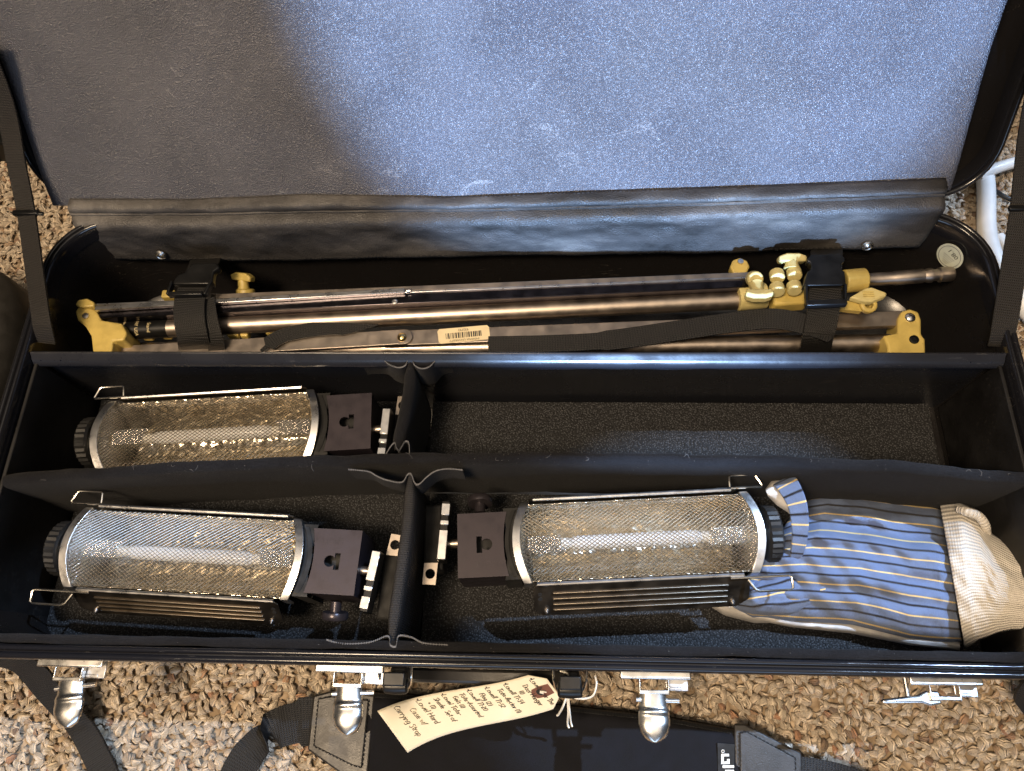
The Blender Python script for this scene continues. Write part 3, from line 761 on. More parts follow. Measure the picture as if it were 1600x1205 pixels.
    m = MB(); m.box(((hx0 + .3 + hx1) / 2, 0, ht - 3.1), (hx1 - hx0 - .5, 2 * hy - .3, 3.8)); m.build('housing_body', 'black_matte', hs)
    m = MB()
    for c_, d_ in ((((hx0 + .34 + hx1) / 2, hy - .08, ht - 2.6), (hx1 - hx0 - .34, .14, 4.7)), (((hx0 + .34 + hx1) / 2, -hy + .08, ht - 2.6), (hx1 - hx0 - .34, .14, 4.7)), ((hx1 - .08, 0, ht - 2.6), (.14, 2 * hy - .34, 4.7))): m.box(c_, d_)
    m.build('housing_side', 'housing', hs)
    for txt, yy, xx, s in (('A-LIGHT', 1.45, hx0 + 1.35, .62), ('LEL', -1.35, hx0 + 1.35, .6)):
        v2, f2 = text2d(txt if txt != 'LEL' else 'LL-', s); m = MB(); m.add([V(xx + a.x, yy + a.y, ht + .012) for a in v2], f2); m.build('embossed_mark', 'dark_metal', hs)
    # stud and chrome mounting clip
    m = MB(); m.tube([V(hx1, -.4, ht - 1.2), V(hx1 + 1.0, -.4, ht - 1.2)], .35, 10); m.build('stud', 'bronze', r)
    cx = hx1 + 1.15
    m = MB(); m.beam((cx + .15, 1.0, ht - .9), (cx - .3, -3.5, ht - .9), .62, 1.6); cl = m.build('mounting_clip', 'black_satin', r, bev=.05)
    for y0, y1 in ((.95, -1.25), (-1.65, -2.0), (-2.4, -3.3)):
        m = MB(); m.beam((cx + .02 + y0 * .1, y0, ht - .1), (cx + .02 + y1 * .1, y1, ht - .1), .66, .22); m.build('chrome_segment', 'brushed', cl, bev=.04)
    o1 = [(cx + .55, .95), (cx + 1.6, .9), (cx + 1.75, 2.5), (cx + .75, 2.6)]
    v2, f2 = plate2d([o1, circle(cx + 1.15, 1.75, .38)], .14); m = MB(); m.add([V(a.x, a.y, ht - 1.6 + a.z) for a in v2], f2); m.build('lug', 'bronze', cl)
    m = MB(); m.box((cx + 1.0, -1.2, ht - 3.4), (1.5, 5.2, 2.6)); m.build('clamp_block', 'black_matte', cl, bev=.2)
    # locking knob on the side
    m = MB(); m.lathe([(.42, 0), (.42, .75), (.95, .8), (1.0, .95), (1.0, 1.25), (.92, 1.35), (.1, 1.35)], (11.9, -hy - .3, ht - 1.5), (0, -1, -.25), 24); m.build('locking_knob', 'dark_metal', r)
    # big ribbed tilt knob at the far end
    m = MB(); m.tube([V(-XL - .3, 0, H - 1.4), V(-XL - 2.3, 0, H - 1.4)], .55, 14); m.build('knob_shaft', 'chrome', r)
    m = MB(); n = 56; vs = []; fs = []
    for h, rr in ((-XL - 1.35, .2), (-XL - 1.35, 1.9), (-XL - 1.5, 2.15), (-XL - 2.25, 2.15), (-XL - 2.4, 1.95), (-XL - 2.45, .2)):
        for k in range(n):
            a = 2 * math.pi * k / n; q = rr - (.10 if (k % 2 and rr > 2) else 0); vs.append(V(h, q * math.cos(a), H - 1.4 + q * math.sin(a)))
    for i in range(5):
        for k in range(n): fs.append((i * n + k, i * n + (k + 1) % n, (i + 1) * n + (k + 1) % n, (i + 1) * n + k))
    m.add(vs, fs); m.build('tilt_knob', 'black_rubber', r, smooth=30)
    # rear yoke the lamp lies on
    m = MB(); m.box((0, 0, .78), (12, 2.6, 1.56)); m.build('back_housing', 'black_satin', r, bev=.3)
    return r

LP = [((112, 852), (457, 872), 'wire-guarded floodlight in the front left compartment', 0),
      ((152, 679), (489, 659), 'wire-guarded floodlight in the rear left compartment by the metal partition', -.5),
      ((1180, 828), (815, 846), 'wire-guarded floodlight beside the striped glove, black housing toward the divider', 0)]
for i, (a, b, lab, dz) in enumerate(LP):
    A = P(*a, -3.2 + dz); B = P(*b, -3.2 + dz); o = make_lamp(*((-1, .50), (-1, .0), (1, .70))[i]); c = (A + B) / 2; d = B - A
    o.location = (V(c.x, c.y, -9.95 + dz) + V(0, 0, ZR)) * CM
    o.rotation_euler = (0, 0, math.atan2(d.y, d.x)); o['label'] = lab; o['group'] = 'floodlights packed in the case'

# ================================================================ LIGHT STANDS
# upper stand
sA = thing('light_stand', 'folded light stand on top, round bronze tube and yellow left knuckle, spigot to the right', 'light stand', P(700, 500, -9), 'folded light stands')
m = MB(); m.tube([P(150, 519, -4.9), P(1185, 468, -4.9)], .80, 20); tb = m.build('column_tube', 'bronze', sA)
m = MB(); m.beam(P(158, 494, -3.9), P(1188, 444, -3.9), .95, .9); ch = m.build('channel_leg', 'bronze_dark', sA, bev=.05)
m = MB(); m.beam(P(152, 478, -3.55), P(1185, 435.5, -3.55), .22, .5); m.build('leg_edge', 'brushed', ch, bev=.05)
m = MB(); m.beam(P(330, 465, -3.7), P(1180, 430, -3.7), .5, .3); m.build('leg_flange', 'bronze', ch, bev=.04)
m = MB(); m.beam(P(150, 483, -3.1), P(632, 455, -3.25), .42, .4); m.build('brace', 'brushed', sA, bev=.05)
q = P(636, 455, -3.25); m = MB(); m.lathe([(.22, 0), (.22, .3), (.08, .34)], q, (1, .1, 0), 10); m.build('brace_pin', 'brushed', sA)
q = P(617, 472, -3.4); m = MB(); m.lathe([(.26, 0), (.24, .1), (.14, .13), (.12, .04)], q, (0, 0, 1), 12); m.build('rivet', 'brushed', sA)
pl = [(117, 487), (122, 479), (136, 478), (150, 485), (158, 500), (190, 505), (198, 520), (193, 532), (176, 533), (174, 552), (145, 552), (142, 525), (133, 510), (121, 500)]
m = MB(); m.prism([P(a, b, -3.3) for a, b in pl], (0, 0, -2.8)); kn = m.build('knuckle', 'yellow_cast', sA, bev=.16, seg=3)
m = MB(); m.prism([P(a, b, -2.9) for a, b in [(117, 476), (122, 468), (136, 466), (147, 472), (146, 479), (125, 480)]], (0, 0, -1.8)); m.build('knuckle_ear', 'yellow_cast', kn, bev=.12)
m = MB(); m.lathe([(.3, 0), (.28, .08), (.1, .12)], P(134, 494, -3.25), (0, 0, 1), 12); m.build('knuckle_rivet', 'brushed', kn)
# printed band on the tube
m = MB(); ta, tb_ = P(150, 519, -4.9), P(1185, 468, -4.9); tt = (tb_ - ta).normalized()
m.tube([ta + tt * 2.2, ta + tt * 6.6], .815, 20); bd = m.build('printed_band', 'black_satin', sA)
for j, tx in enumerate(('Lowel-Light', 'NY USA', 'Stand')):
    vs_, fs_ = text2d(tx, .42); m = MB(); ey = tt; ex = (V(0, -1, .75) - tt * V(0, -1, .75).dot(tt)).normalized(); nrm = V(0, -.62, .8).normalized()
    for_v = []
    for v in vs_:
        ang = v.x / .83 + .25; rad = V(0, -math.sin(ang), math.cos(ang)); for_v.append(ta + tt * (2.9 + j * 1.1 + v.y) + (rad - tt * rad.dot(tt)).normalized() * .83)
    m.add(for_v, fs_); m.build('print', 'gold_print', bd)
# clamps, knobs and spigot at the right
def tknob(par, base, stem_dir, wing_dir, L=1.6, mat='yellow_pale', w=1.0, r0=.42):
    base = Vector(base); s = Vector(stem_dir).normalized(); wv = Vector(wing_dir).normalized()
    m = MB(); m.lathe([(r0 * 1.25, 0), (r0, .35), (r0 * .95, L), (r0 * .9, L + .1)], base, s, 16); kb = m.build('knob_stem', mat, par, bev=.04)
    c = base + s * (L + .35); e = s.cross(wv)
    m = MB(); m.prism([c - wv * w - s * .38, c + wv * w - s * .38, c + wv * (w + .08) + s * .1, c + wv * .5 + s * .36, c - wv * .5 + s * .36, c - wv * (w + .08) + s * .1], e * .95)
    for i in range(len(m.v)): m.v[i] -= e * .475
    m.build('knob_wing', mat, kb, bev=.14, seg=3)
cl = P(1178, 446, -3.4)
m = MB(); m.tube([P(1152, 466, -4.6), P(1196, 462, -4.6)], 1.12, 22); c1 = m.build('clamp_collar', 'yellow_pale', sA, bev=.1)
m = MB(); m.lathe([(.62, -.35), (.68, -.2), (.68, .5), (.55, .62)], P(1178, 436, -2.9), (0, -.55, .83), 18); m.build('clamp_boss', 'yellow_pale', c1, bev=.06)
tknob(sA, P(1181, 444, -2.6), (0.02, -.95, .25), (1, 0, 0), 1.0, w=1.05, r0=.5)
for a, b in ((1214, 431), (1214, 452), (1241, 428), (1241, 450)):
    m = MB(); m.lathe([(.55, -.42), (.62, -.34), (.62, .34), (.55, .42)], P(a, b, -3.0), (.05, 1, -.3), 16); m.build('clamp_lug', 'yellow_pale', c1, bev=.05)
m = MB(); m.beam(P(1203, 470, -4.6), P(1258, 466, -4.6), 1.7, 1.5); m.build('clamp_body', 'yellow_cast', c1, bev=.25, seg=3)
tknob(sA, P(1237, 420, -3.0), (.02, .9, .25), (1, 0, 0), .55, w=1.1, r0=.56)
m = MB(); m.prism([P(a, b, -3.8) for a, b in [(1141, 416), (1145, 406), (1156, 402), (1168, 407), (1172, 416), (1166, 428), (1146, 428)]], (0, 0, -1.0)); er = m.build('pivot_ear', 'yellow_cast', sA, bev=.15)
m = MB(); m.lathe([(.28, 0), (.25, .1), (.1, .12)], P(1157, 409, -3.75), (0, 0, 1), 12); m.build('pivot_rivet', 'brushed', er)
m = MB(); m.tube([P(1318, 440, -3.6), P(1352, 437, -3.6)], 1.0, 20); c2 = m.build('top_collar', 'yellow_cast', sA, bev=.12)
m = MB(); dmd = [(1328, 464), (1352, 450), (1362, 448), (1386, 457), (1385, 462), (1362, 471), (1352, 471)]
m.prism([P(a, b, -2.7) for a, b in dmd], (0, -.1, -.55)); wn = m.build('wing_nut', 'yellow_pale', sA, bev=.14, seg=3)
m = MB(); q = P(1357, 460, -2.66)
for k in range(3): m.box(q + V(0, .22 - .2 * k, .02), (.9, .06, .05))
m.build('embossed_mark', 'yellow_cast', wn)
m = MB(); m.lathe([(.62, -.3), (.72, -.2), (.72, .2), (.6, .3), (.36, .3), (.34, -.3)], P(1356, 477, -3.4), (0, -.2, 1), 18); m.build('lock_ring', 'yellow_cast', sA, bev=.05)
m = MB(); m.beam(P(1310, 478, -3.7), P(1345, 482, -3.7), .9, .6); m.build('clamp_plate', 'yellow_cast', sA, bev=.1)
a, b = P(1350, 438, -3.6), P(1488, 428, -3.6); ax = (b - a); Ls = ax.length
m = MB(); m.lathe([(.56, 0), (.56, Ls * .33), (.60, Ls * .34), (.60, Ls * .66), (.5, Ls * .67), (.62, Ls * .72), (.62, Ls * .76), (.5, Ls * .77), (.5, Ls * .83), (.64, Ls * .85), (.64, Ls * .98), (.58, Ls)], a, ax, 24)
m.build('spigot', 'bronze', sA, smooth=30)

# lower stand, packed the other way round
sB = thing('light_stand', 'folded light stand underneath, flat bronze legs with a barcode label and yellow right bracket', 'light stand', P(900, 530, -10), 'folded light stands')
m = MB(); m.tube([P(185, 549, -6.6), P(1392, 536, -6.3)], .78, 18); m.build('column_tube', 'bronze', sB)
def bar(a, b, w, h, name, rnd=False):
    a = Vector(a); b = Vector(b); T = (b - a).normalized(); S = V(0, 0, 1).cross(T)
    out = [a - S * w / 2, b - S * w / 2]
    out += [b + (T * math.sin(k) - S * math.cos(k)) * w / 2 for k in [math.pi * j / 8 for j in range(1, 8)]] if rnd else []
    out += [b + S * w / 2, a + S * w / 2]
    m = MB(); m.prism(out, (0, 0, -h)); return m.build(name, 'bronze', sB, bev=.05)
b1 = bar(P(180, 552, -4.75), P(632, 526, -4.75), 1.42, .35, 'flat_leg', True)
b2 = bar(P(600, 529, -5.0), P(1412, 497, -5.0), 1.42, .5, 'flat_leg')
m = MB(); m.sphere(P(628, 527, -4.72), .42, 16, 8, (1, 1, .6)); m.build('rivet', 'brass', b1)
# barcode label
L0, L1, L2, L3 = P(683, 515, -4.97), P(764, 508, -4.97), P(766, 530, -4.97), P(686, 538, -4.97)
m = MB(); m.prism([L0.lerp(L1, .04), L0.lerp(L1, .96), L1.lerp(L2, .15), L1.lerp(L2, .85), L3.lerp(L2, .96), L3.lerp(L2, .04), L0.lerp(L3, .85), L0.lerp(L3, .15)], (0, 0, .03)); lb = m.build('barcode_label', 'label_paper', b2)
def lab(u, v, z=.045): return L0.lerp(L1, u).lerp(L3.lerp(L2, u), v) + V(0, 0, z)
m = MB(); x = .15; random.seed(3)
while x < .86:
    w = random.choice((.008, .008, .016, .024)); m.add([lab(x, .34), lab(x + w, .34), lab(x + w, .72), lab(x, .72)], [(0, 1, 2, 3)]); x += w + random.choice((.010, .010, .02))
m.build('bars', 'ink', lb)
for txt, v0, sz in (('932792', .18, .30), ('INDIANA UNIVERSITY', .87, .265)):
    vs_, fs_ = text2d(txt, sz); ex = (L0 - L1).normalized(); ey = (L2 - L1).normalized(); c = lab(.5, v0, .05)
    m = MB(); m.add([c + ex * v.x + ey * v.y for v in vs_], fs_); m.build('print', 'ink', lb)
pl = [(1403, 520), (1404, 497), (1409, 486), (1422, 482), (1436, 487), (1440, 500), (1440, 522), (1446, 530), (1447, 556), (1388, 556), (1387, 540), (1380, 524)]
m = MB(); m.prism([P(a, b, -4.6) for a, b in pl], (0, 0, -2.6)); kb = m.build('end_bracket', 'yellow_cast', sB, bev=.2, seg=3)
m = MB(); m.sphere(P(1422, 496.5, -4.6), .46, 16, 8, (1, 1, .55)); m.build('rivet', 'brushed', kb)
m = MB(); m.lathe([(.4, 0), (.38, .12), (.26, .14), (.22, .02)], P(1428, 531, -4.6), (0, 0, 1), 16); m.build('bolt', 'black_satin', kb)
tknob(sB, P(381, 455, -6.0), (0, .85, .5), (1, -.2, .1), .95, 'yellow_cast', .95, .5)
m = MB(); m.lathe([(.85, 0), (.85, .4), (.7, .5)], P(384, 460, -6.2), (0, .85, .5), 18); m.build('knob_base', 'yellow_cast', sB)
for a, b, w in ((265, 462, 1.0), (366, 521, .9), (384, 522, .6), (428, 517, 1.1), (232, 524, .8), (262, 522, .7)):
    m = MB(); m.box(P(a, b, -5.6), (w * 1.2, .8, .8)); m.build('clamp_lug', 'yellow_cast', sB, bev=.15, seg=3)

# ================================================================ BUCKLE STRAPS holding the stands
def prism_px(m, pts, z, dz): m.prism([P(a, b, z) for a, b in pts], (0, 0, dz))
s1 = thing('buckle_strap', 'black webbing strap with buckle around the left end of the stands', 'strap', P(300, 500, -9), 'buckle straps around the stands')
m = MB(); pth = spline([P(322, 402, -6), P(318, 415, -3.2), P(302, 450, -2.35), P(296, 475, -2.2), P(297, 505, -2.5), P(303, 535, -3.6), P(306, 556, -6.5)], 7)
m.ribbon(pth, (1, .05, 0), 2.65, .16); m.build('webbing', 'webbing', s1, smooth=60)
m = MB(); m.ribbon(spline([P(322, 468, -2.6), P(328, 500, -2.7), P(337, 535, -3.8), P(340, 558, -6)], 6), (1, .05, 0), 1.4, .14); m.build('webbing', 'webbing', s1, smooth=60)
m = MB(); prism_px(m, [(300, 411), (338, 410), (343, 418), (334, 424), (332, 434), (333, 444), (268, 444), (276, 430), (290, 424), (294, 418)], -1.75, -.75); bk = m.build('buckle', 'black_satin', s1, bev=.14, seg=3)
m = MB(); m.beam(P(264, 461, -1.75), P(318, 460, -1.75), .38, .6); m.beam(P(320, 462, -1.8), P(332, 440, -1.8), .3, .6); m.beam(P(263, 462, -1.8), P(270, 441, -1.8), .25, .6); m.build('buckle_frame', 'black_satin', bk, bev=.08)
m = MB(); tl = [(408, 549, -4.2), (428, 532, -4.3), (452, 522, -4.35), (500, 514, -4.4), (550, 511, -4.5), (590, 508, -4.7)]
m.ribbon(spline([P(*q) for q in tl], 6), (.15, 1, .1), [.3 if i < 4 else (1.3 if i < 22 else 1.3 * (30 - i) / 8 + .15) for i in range(31)], .14); m.build('loose_tail', 'webbing', s1, smooth=60)

s2 = thing('buckle_strap', 'black webbing strap with buckle and long loose tail at the right end of the stands', 'strap', P(1285, 500, -9), 'buckle straps around the stands')
m = MB(); pth = spline([P(1292, 388, -4.5), P(1291, 398, -2.6), P(1290, 430, -2.2), P(1288, 470, -2.2), P(1284, 500, -2.5), P(1277, 530, -3.4), P(1272, 556, -6)], 7)
m.ribbon(pth, (1, .05, 0), 2.55, .16); m.build('webbing', 'webbing', s2, smooth=60)
nl = [(1262 + 6 * math.sin(a), 416 - 8 * math.cos(a)) for a in [math.pi * k / 6 for k in range(7)]]
nr = [(1320 - 6 * math.sin(a), 416 + 8 * math.cos(a)) for a in [math.pi * k / 6 for k in range(7)]]
m = MB(); prism_px(m, [(1268, 398), (1314, 397), (1320, 403)] + nr[::-1] + [(1322, 445), (1256, 446)] + nl[::-1] + [(1262, 404)], -1.6, -.8); bk = m.build('buckle', 'black_satin', s2, bev=.14, seg=3)
m = MB(); m.beam(P(1258, 476, -1.6), P(1322, 474, -1.6), .5, .65); m.beam(P(1259, 446, -1.65), P(1260, 477, -1.65), .2, .6); m.beam(P(1320, 446, -1.65), P(1320, 476, -1.65), .2, .6); m.build('buckle_frame', 'black_satin', bk, bev=.09)
m = MB(); tl = [(1300, 522, -3.2), (1262, 508, -2.9), (1205, 498, -3.1), (1130, 506, -3.7), (1050, 518, -4.1), (950, 532, -4.4), (860, 537, -4.5), (763, 539, -4.6)]
m.ribbon(spline([P(*q) for q in tl], 6), (.1, 1, .15), [1.2] + [1.75] * 30 + [1.5] * 12, .15); m.build('loose_tail', 'webbing', s2, smooth=60)

# ================================================================ WORK GLOVE
def catm(pts, s):
    return polyline(pts, s)
def glove_patch(top, bot, zt, nu, nv, ulen, vlen, seed=0, folds=.16):
    """sheet between two pixel outlines; zt(u,v) gives its height"""
    def fn(u, v):
        a = catm(top, u); b = catm(bot, u); z = zt(u, v) + folds * (wob(u * 5, v * 5, 1, seed) + .8 * wob(u * 2.2 + v * 3, v * 9 - u * 3, 1, seed + 1)) * math.sin(math.pi * min(1, max(0, v))) ** .5
        return (P(a[0] + (b[0] - a[0]) * v, a[1] + (b[1] - a[1]) * v, z), (u * ulen, v * vlen + .10 * wob(u * 2.5, v * 2, 1, seed + 4)))
    m = MB(); m.grid(fn, nu, nv); return m
def dome(lo, hi, p=.5): return lambda u, v: lo + (hi - lo) * (max(0, math.sin(math.pi * v)) ** p) * (.55 + .45 * max(0, math.sin(math.pi * min(1, max(0, .12 + u * .8)))) ** .5)
gl = thing('work_glove', 'blue striped work glove with cream knit cuff tucked against the right floodlight', 'glove', P(1350, 890, -9.9))
top = [(1246, 790), (1262, 775), (1300, 768), (1380, 776), (1455, 784), (1478, 790)]
bot = [(1140, 955), (1175, 968), (1240, 972), (1330, 978), (1420, 1000), (1503, 1008)]
def zg(u, v):
    z = dome(-9.4, -5.0, .42)(u, v) + .9 * u * math.sin(math.pi * v) - 2.6 * math.exp(-((v - .10) / .20) ** 4) * (1 - .35 * u)
    z += .55 * math.exp(-((v - .30 - .05 * math.sin(u * 4)) / .06) ** 2) * (1 - u) - .5 * math.exp(-((v - .40) / .05) ** 2) * (1 - u) + .7 * math.exp(-((v - .15 - .04 * math.sin(u * 5)) / .05) ** 2) - .6 * math.exp(-((v - .24 + .03 * math.sin(u * 6)) / .035) ** 2) + .35 * math.sin(u * 9 + v * 4) * math.exp(-((u - .12) / .14) ** 2)
    if u > .93: z -= (u - .93) / .07 * 1.0
    return z
m = glove_patch(top, bot, zg, 110, 80, 13.0, 11.8, 1, .42); body = m.build('glove_back', 'striped_twill', gl, smooth=80)
sb = body.modifiers.new('solid', 'SOLIDIFY'); sb.thickness = .12 * CM; sb.offset = -1
# finger lobes peeking below and left: pale leather palm side and a folded striped finger
m = glove_patch([(1092, 925), (1120, 916), (1180, 905), (1240, 925)], [(1098, 940), (1132, 962), (1180, 974), (1240, 972)], lambda u, v: -9.8 + 2.2 * max(0, math.sin(math.pi * v)) ** .5 * min(1, .35 + u * 2), 24, 16, 6, 3, 5, .1); m.build('palm_finger', 'palm_leather', gl, smooth=80)
m = glove_patch([(1150, 925), (1180, 902), (1230, 880), (1290, 880)], [(1143, 950), (1175, 962), (1230, 964), (1290, 950)], lambda u, v: -8.2 + 2.6 * max(0, math.sin(math.pi * v)) ** .5 * min(1, .3 + u * 3), 30, 20, 7, 3.6, 6, .12); m.build('folded_finger', 'striped_twill', gl, smooth=80)
m = glove_patch([(1150, 952), (1240, 968), (1340, 972), (1420, 992), (1500, 1002)], [(1140, 960), (1235, 980), (1330, 990), (1420, 1008), (1500, 1017)], lambda u, v: -9.3 + .9 * max(0, math.sin(math.pi * v)) ** .5, 40, 8, 14, 1, 7, .05); m.build('palm_edge', 'palm_leather', gl, smooth=80)
# finger curling up over the ribbed knob
pth = spline([P(1226, 880, -7.5), P(1243, 868, -5.2), P(1250, 830, -3.6), P(1246, 790, -3.0), P(1232, 760, -3.2), P(1222, 752, -4.2)], 7)
m = MB(); m.ribbon(pth, [V(1, .25, .5)] * len(pth), [.7 + 1.2 * (i / len(pth)) for i in range(len(pth))], .3)
for k_ in list(m.uv): m.uv[k_] = (m.uv[k_][1] + 0, m.uv[k_][0])
m.build('curled_finger', 'striped_twill', gl, smooth=80, bev=.08)
m = glove_patch([(1196, 764), (1205, 752), (1222, 749), (1242, 760)], [(1200, 776), (1214, 790), (1230, 800), (1246, 815)], lambda u, v: -4.6 + 1.0 * max(0, math.sin(math.pi * v)) ** .5, 20, 14, 3, 3, 8, .06); m.build('finger_lining', 'palm_leather', gl, smooth=80)
# cuff
top = [(1468, 786), (1500, 783), (1528, 797), (1545, 830), (1600, 862), (1650, 888)]
bot = [(1508, 1014), (1530, 1002), (1560, 990), (1580, 985), (1620, 985), (1650, 985)]
def zc(u, v):
    z = -8.6 + 3.4 * u + 4.2 * max(0, math.sin(math.pi * v)) ** .5 * (1 - .6 * u)
    if u < .12: z -= (.12 - u) * 5
    return z + .25 * math.sin(u * 14 + v * 3) * math.sin(math.pi * v) * .5
m = glove_patch(top, bot, zc, 60, 50, 7.5, 9.0, 9, .10); cf_ = m.build('knit_cuff', 'rib_knit', gl, smooth=80)
sb = cf_.modifiers.new('solid', 'SOLIDIFY'); sb.thickness = .15 * CM; sb.offset = -1
m = MB(); m.tube(spline([P(1498, 796, -5.6), P(1512, 800, -5.0), P(1528, 806, -5.0), P(1538, 818, -5.2), P(1542, 832, -6.0)], 5), [.30] * 3 + [.36] * 15 + [.3] * 3, 10)
for k_ in list(m.uv): m.uv[k_] = (m.uv[k_][1], m.uv[k_][0])
m.build('cuff_roll', 'rib_knit', gl, smooth=80)
m = MB(); m.tube(spline([P(1502, 875, -5.0), P(1508, 868, -4.4), P(1513, 885, -4.5), P(1511, 905, -4.8), P(1505, 915, -5.0)], 5), .045, 5); m.build('loose_thread', 'string', gl)

# ================================================================ SHOULDER STRAP
ss = thing('shoulder_strap', 'black padded shoulder strap lying on the carpet in front of the case', 'strap', P(850, 1180, -12))
def padfn(u, v):
    tp = [(575, 1080), (700, 1090), (880, 1102), (1030, 1118), (1160, 1142)]; bt = [(560, 1330), (800, 1335), (1170, 1370)]
    a = polyline(tp, u); b = polyline(bt, u); e = min(v, 1 - v)
    z = -11.6 + .95 * min(1, e / .06) ** .5 + .12 * wob(u * 6, v * 3)
    return P(a[0] + (b[0] - a[0]) * v, a[1] + (b[1] - a[1]) * v, z)
m = MB(); m.grid(padfn, 60, 40); m.build('pad', 'pad_fabric', ss, smooth=70, solid=.2)
m = MB(); m.tube([padfn(i / 60, .03) + V(0, 0, -.1) for i in range(61)], .30, 8); m.build('edge_binding', 'webbing', ss)
def tabpoly(pts, z, name, inset_pts):
    m = MB(); m.prism([P(a, b, z) for a, b in pts], (0, 0, -.35)); o = m.build(name, 'leather', ss, bev=.15, seg=3)
    m = MB(); m.prism([P(a, b, z + .16) for a, b in inset_pts], (0, 0, -.2)); o2 = m.build('raised_panel', 'leather', o, bev=.09, seg=3)
    m = MB(); n = len(inset_pts)
    for i in range(n):
        A = P(*inset_pts[i], z + .18); B = P(*inset_pts[(i + 1) % n], z + .18); k = max(2, int((B - A).length / .3))
        for j in range(k): m.tube([A.lerp(B, j / k), A.lerp(B, (j + .6) / k)], .04, 4)
    m.build('stitching', 'stitch_dark', o)
tabpoly([(489, 1087), (516, 1080), (586, 1086), (573, 1230), (540, 1215), (480, 1172)], -10.5, 'leather_tab', [(497, 1092), (518, 1088), (576, 1094), (565, 1200), (550, 1196), (490, 1166)])
tabpoly([(1147, 1131), (1164, 1131), (1253, 1177), (1256, 1260), (1150, 1290)], -10.5, 'leather_tab', [(1156, 1145), (1166, 1143), (1243, 1184), (1245, 1250), (1158, 1275)])
pth = spline([P(500, 1128, -11.2), P(470, 1128, -11.2), P(430, 1140, -11.5), P(400, 1165, -11.6), P(375, 1200, -11.7), P(350, 1260, -11.8), P(330, 1330, -12)], 7)
m = MB(); m.ribbon(pth, [V(.3, 1, .15)] * 12 + [V(.8, .6, .1)] * 12 + [V(1, .15, 0)] * (len(pth) - 24), [3.6] * 8 + [3.0] * 8 + [2.6] * (len(pth) - 16), .2); m.build('webbing', 'webbing', ss, smooth=60)
pth = spline([P(1240, 1215, -11.3), P(1290, 1222, -11.5), P(1350, 1240, -11.8), P(1420, 1275, -12)], 6)
m = MB(); m.ribbon(pth, (0, 1, .1), 3.0, .2); m.build('webbing', 'webbing', ss, smooth=60)
pth = spline([V(-37.0, .1, -3.2), P(40, 1040, -5.5), P(80, 1085, -8.5), P(125, 1135, -11), P(150, 1180, -11.8), P(170, 1225, -12), P(200, 1300, -12.1)], 7)
m = MB(); m.ribbon(pth, [V(1, .3, .2)] * len(pth), 2.3, .2); m.build('webbing', 'webbing', ss, smooth=60)
pth = spline([V(40.2, 2.0, -4), P(1612, 1075, -7), P(1625, 1110, -10.5), P(1650, 1160, -11.8)], 7)
m = MB(); m.ribbon(pth, [V(1, .3, .2)] * len(pth), 2.3, .2); m.build('webbing', 'webbing', ss, smooth=60)
# woven maker's label on the pad
z = -10.45
m = MB(); m.prism([P(a, b, z) for a, b in [(1121, 1161), (1148, 1163), (1143, 1290), (1124, 1290)]], (0, 0, -.12)); lbl = m.build('woven_label', 'black_satin', ss)
m = MB()
def lq(x0, y0, x1, y1): m.add([P(x0, y0, z + .02), P(x1, y0, z + .02), P(x1, y1, z + .02), P(x0, y1, z + .02)], [(0, 1, 2, 3)])
for q in ((1127, 1178, 1139, 1182), (1127, 1182, 1131, 1194), (1131, 1190, 1140, 1194), (1136, 1186, 1140, 1190), (1129, 1196, 1147, 1200), (1133, 1203, 1147, 1215), (1129, 1219, 1147, 1223), (1129, 1227, 1134, 1240), (1134, 1236, 1147, 1240)): lq(*q)
m.tube([P(1129.5 + 2.2 * math.cos(a), 1174 + 2.2 * math.sin(a), z + .02) for a in [2 * math.pi * k / 14 for k in range(14)]], .025, 4, closed=True)
m.build('print', 'white_print', lbl)

# ================================================================ PAPER TAG
tg = thing('paper_tag', 'manila paper tag with handwritten list tied to the case handle', 'tag', P(730, 1120, -9))
ttop = [(589.5, 1111), (620, 1099), (660, 1087), (700, 1079.5), (750, 1073), (800, 1061), (845, 1048)]
tbot = [(637, 1176), (668, 1160), (694, 1149), (725, 1140), (790, 1127), (835, 1117), (884, 1100)]
def smooth_edge(pts):
    d = [0]
    for a, b in zip(pts, pts[1:]): d.append(d[-1] + math.hypot(b[0] - a[0], b[1] - a[1]))
    d = np.array(d) / d[-1]; cx_ = np.polyfit(d, [p[0] for p in pts], 3); cy_ = np.polyfit(d, [p[1] for p in pts], 3)
    return [(float(np.polyval(cx_, k / 30)), float(np.polyval(cy_, k / 30))) for k in range(31)]
ttop, tbot = smooth_edge(ttop), smooth_edge(tbot)
def tsurf(u, v, lift=0.0):
    a = polyline(ttop, u); b = polyline(tbot, u)
    z = interp([(0, -9.6), (.2, -9.4), (.5, -8.0), (1, -4.4)], u) + .35 * math.sin(math.pi * v) * (1 - u) + lift
    return P(a[0] + (b[0] - a[0]) * v, a[1] + (b[1] - a[1]) * v, z)
def tclip(u, v):
    lo, hi = (0, 1) if u < .92 else (.24 * (u - .92) / .08, 1 - .24 * (u - .92) / .08)
    return tsurf(u, lo + (hi - lo) * v)
m = MB(); m.grid(tclip, 50, 14); m.build('card', 'paper', tg, smooth=80, solid=.03)
hu, hv = .945, .49
m = MB(); m.add([tsurf(u, v, .035) for u, v in ((.862, .50), (.880, .38), (.93, .35), (.985, .37), (.985, .64), (.93, .66), (.880, .63))], [tuple(range(7))]); m.build('reinforcement', 'tag_patch', tg)
m = MB(); m.add([tsurf(.915 + .020 * math.cos(a), .5 + .085 * math.sin(a), .05) for a in [2 * math.pi * k / 14 for k in range(14)]], [tuple(range(14))]); m.build('punched_hole', 'black_matte', tg)
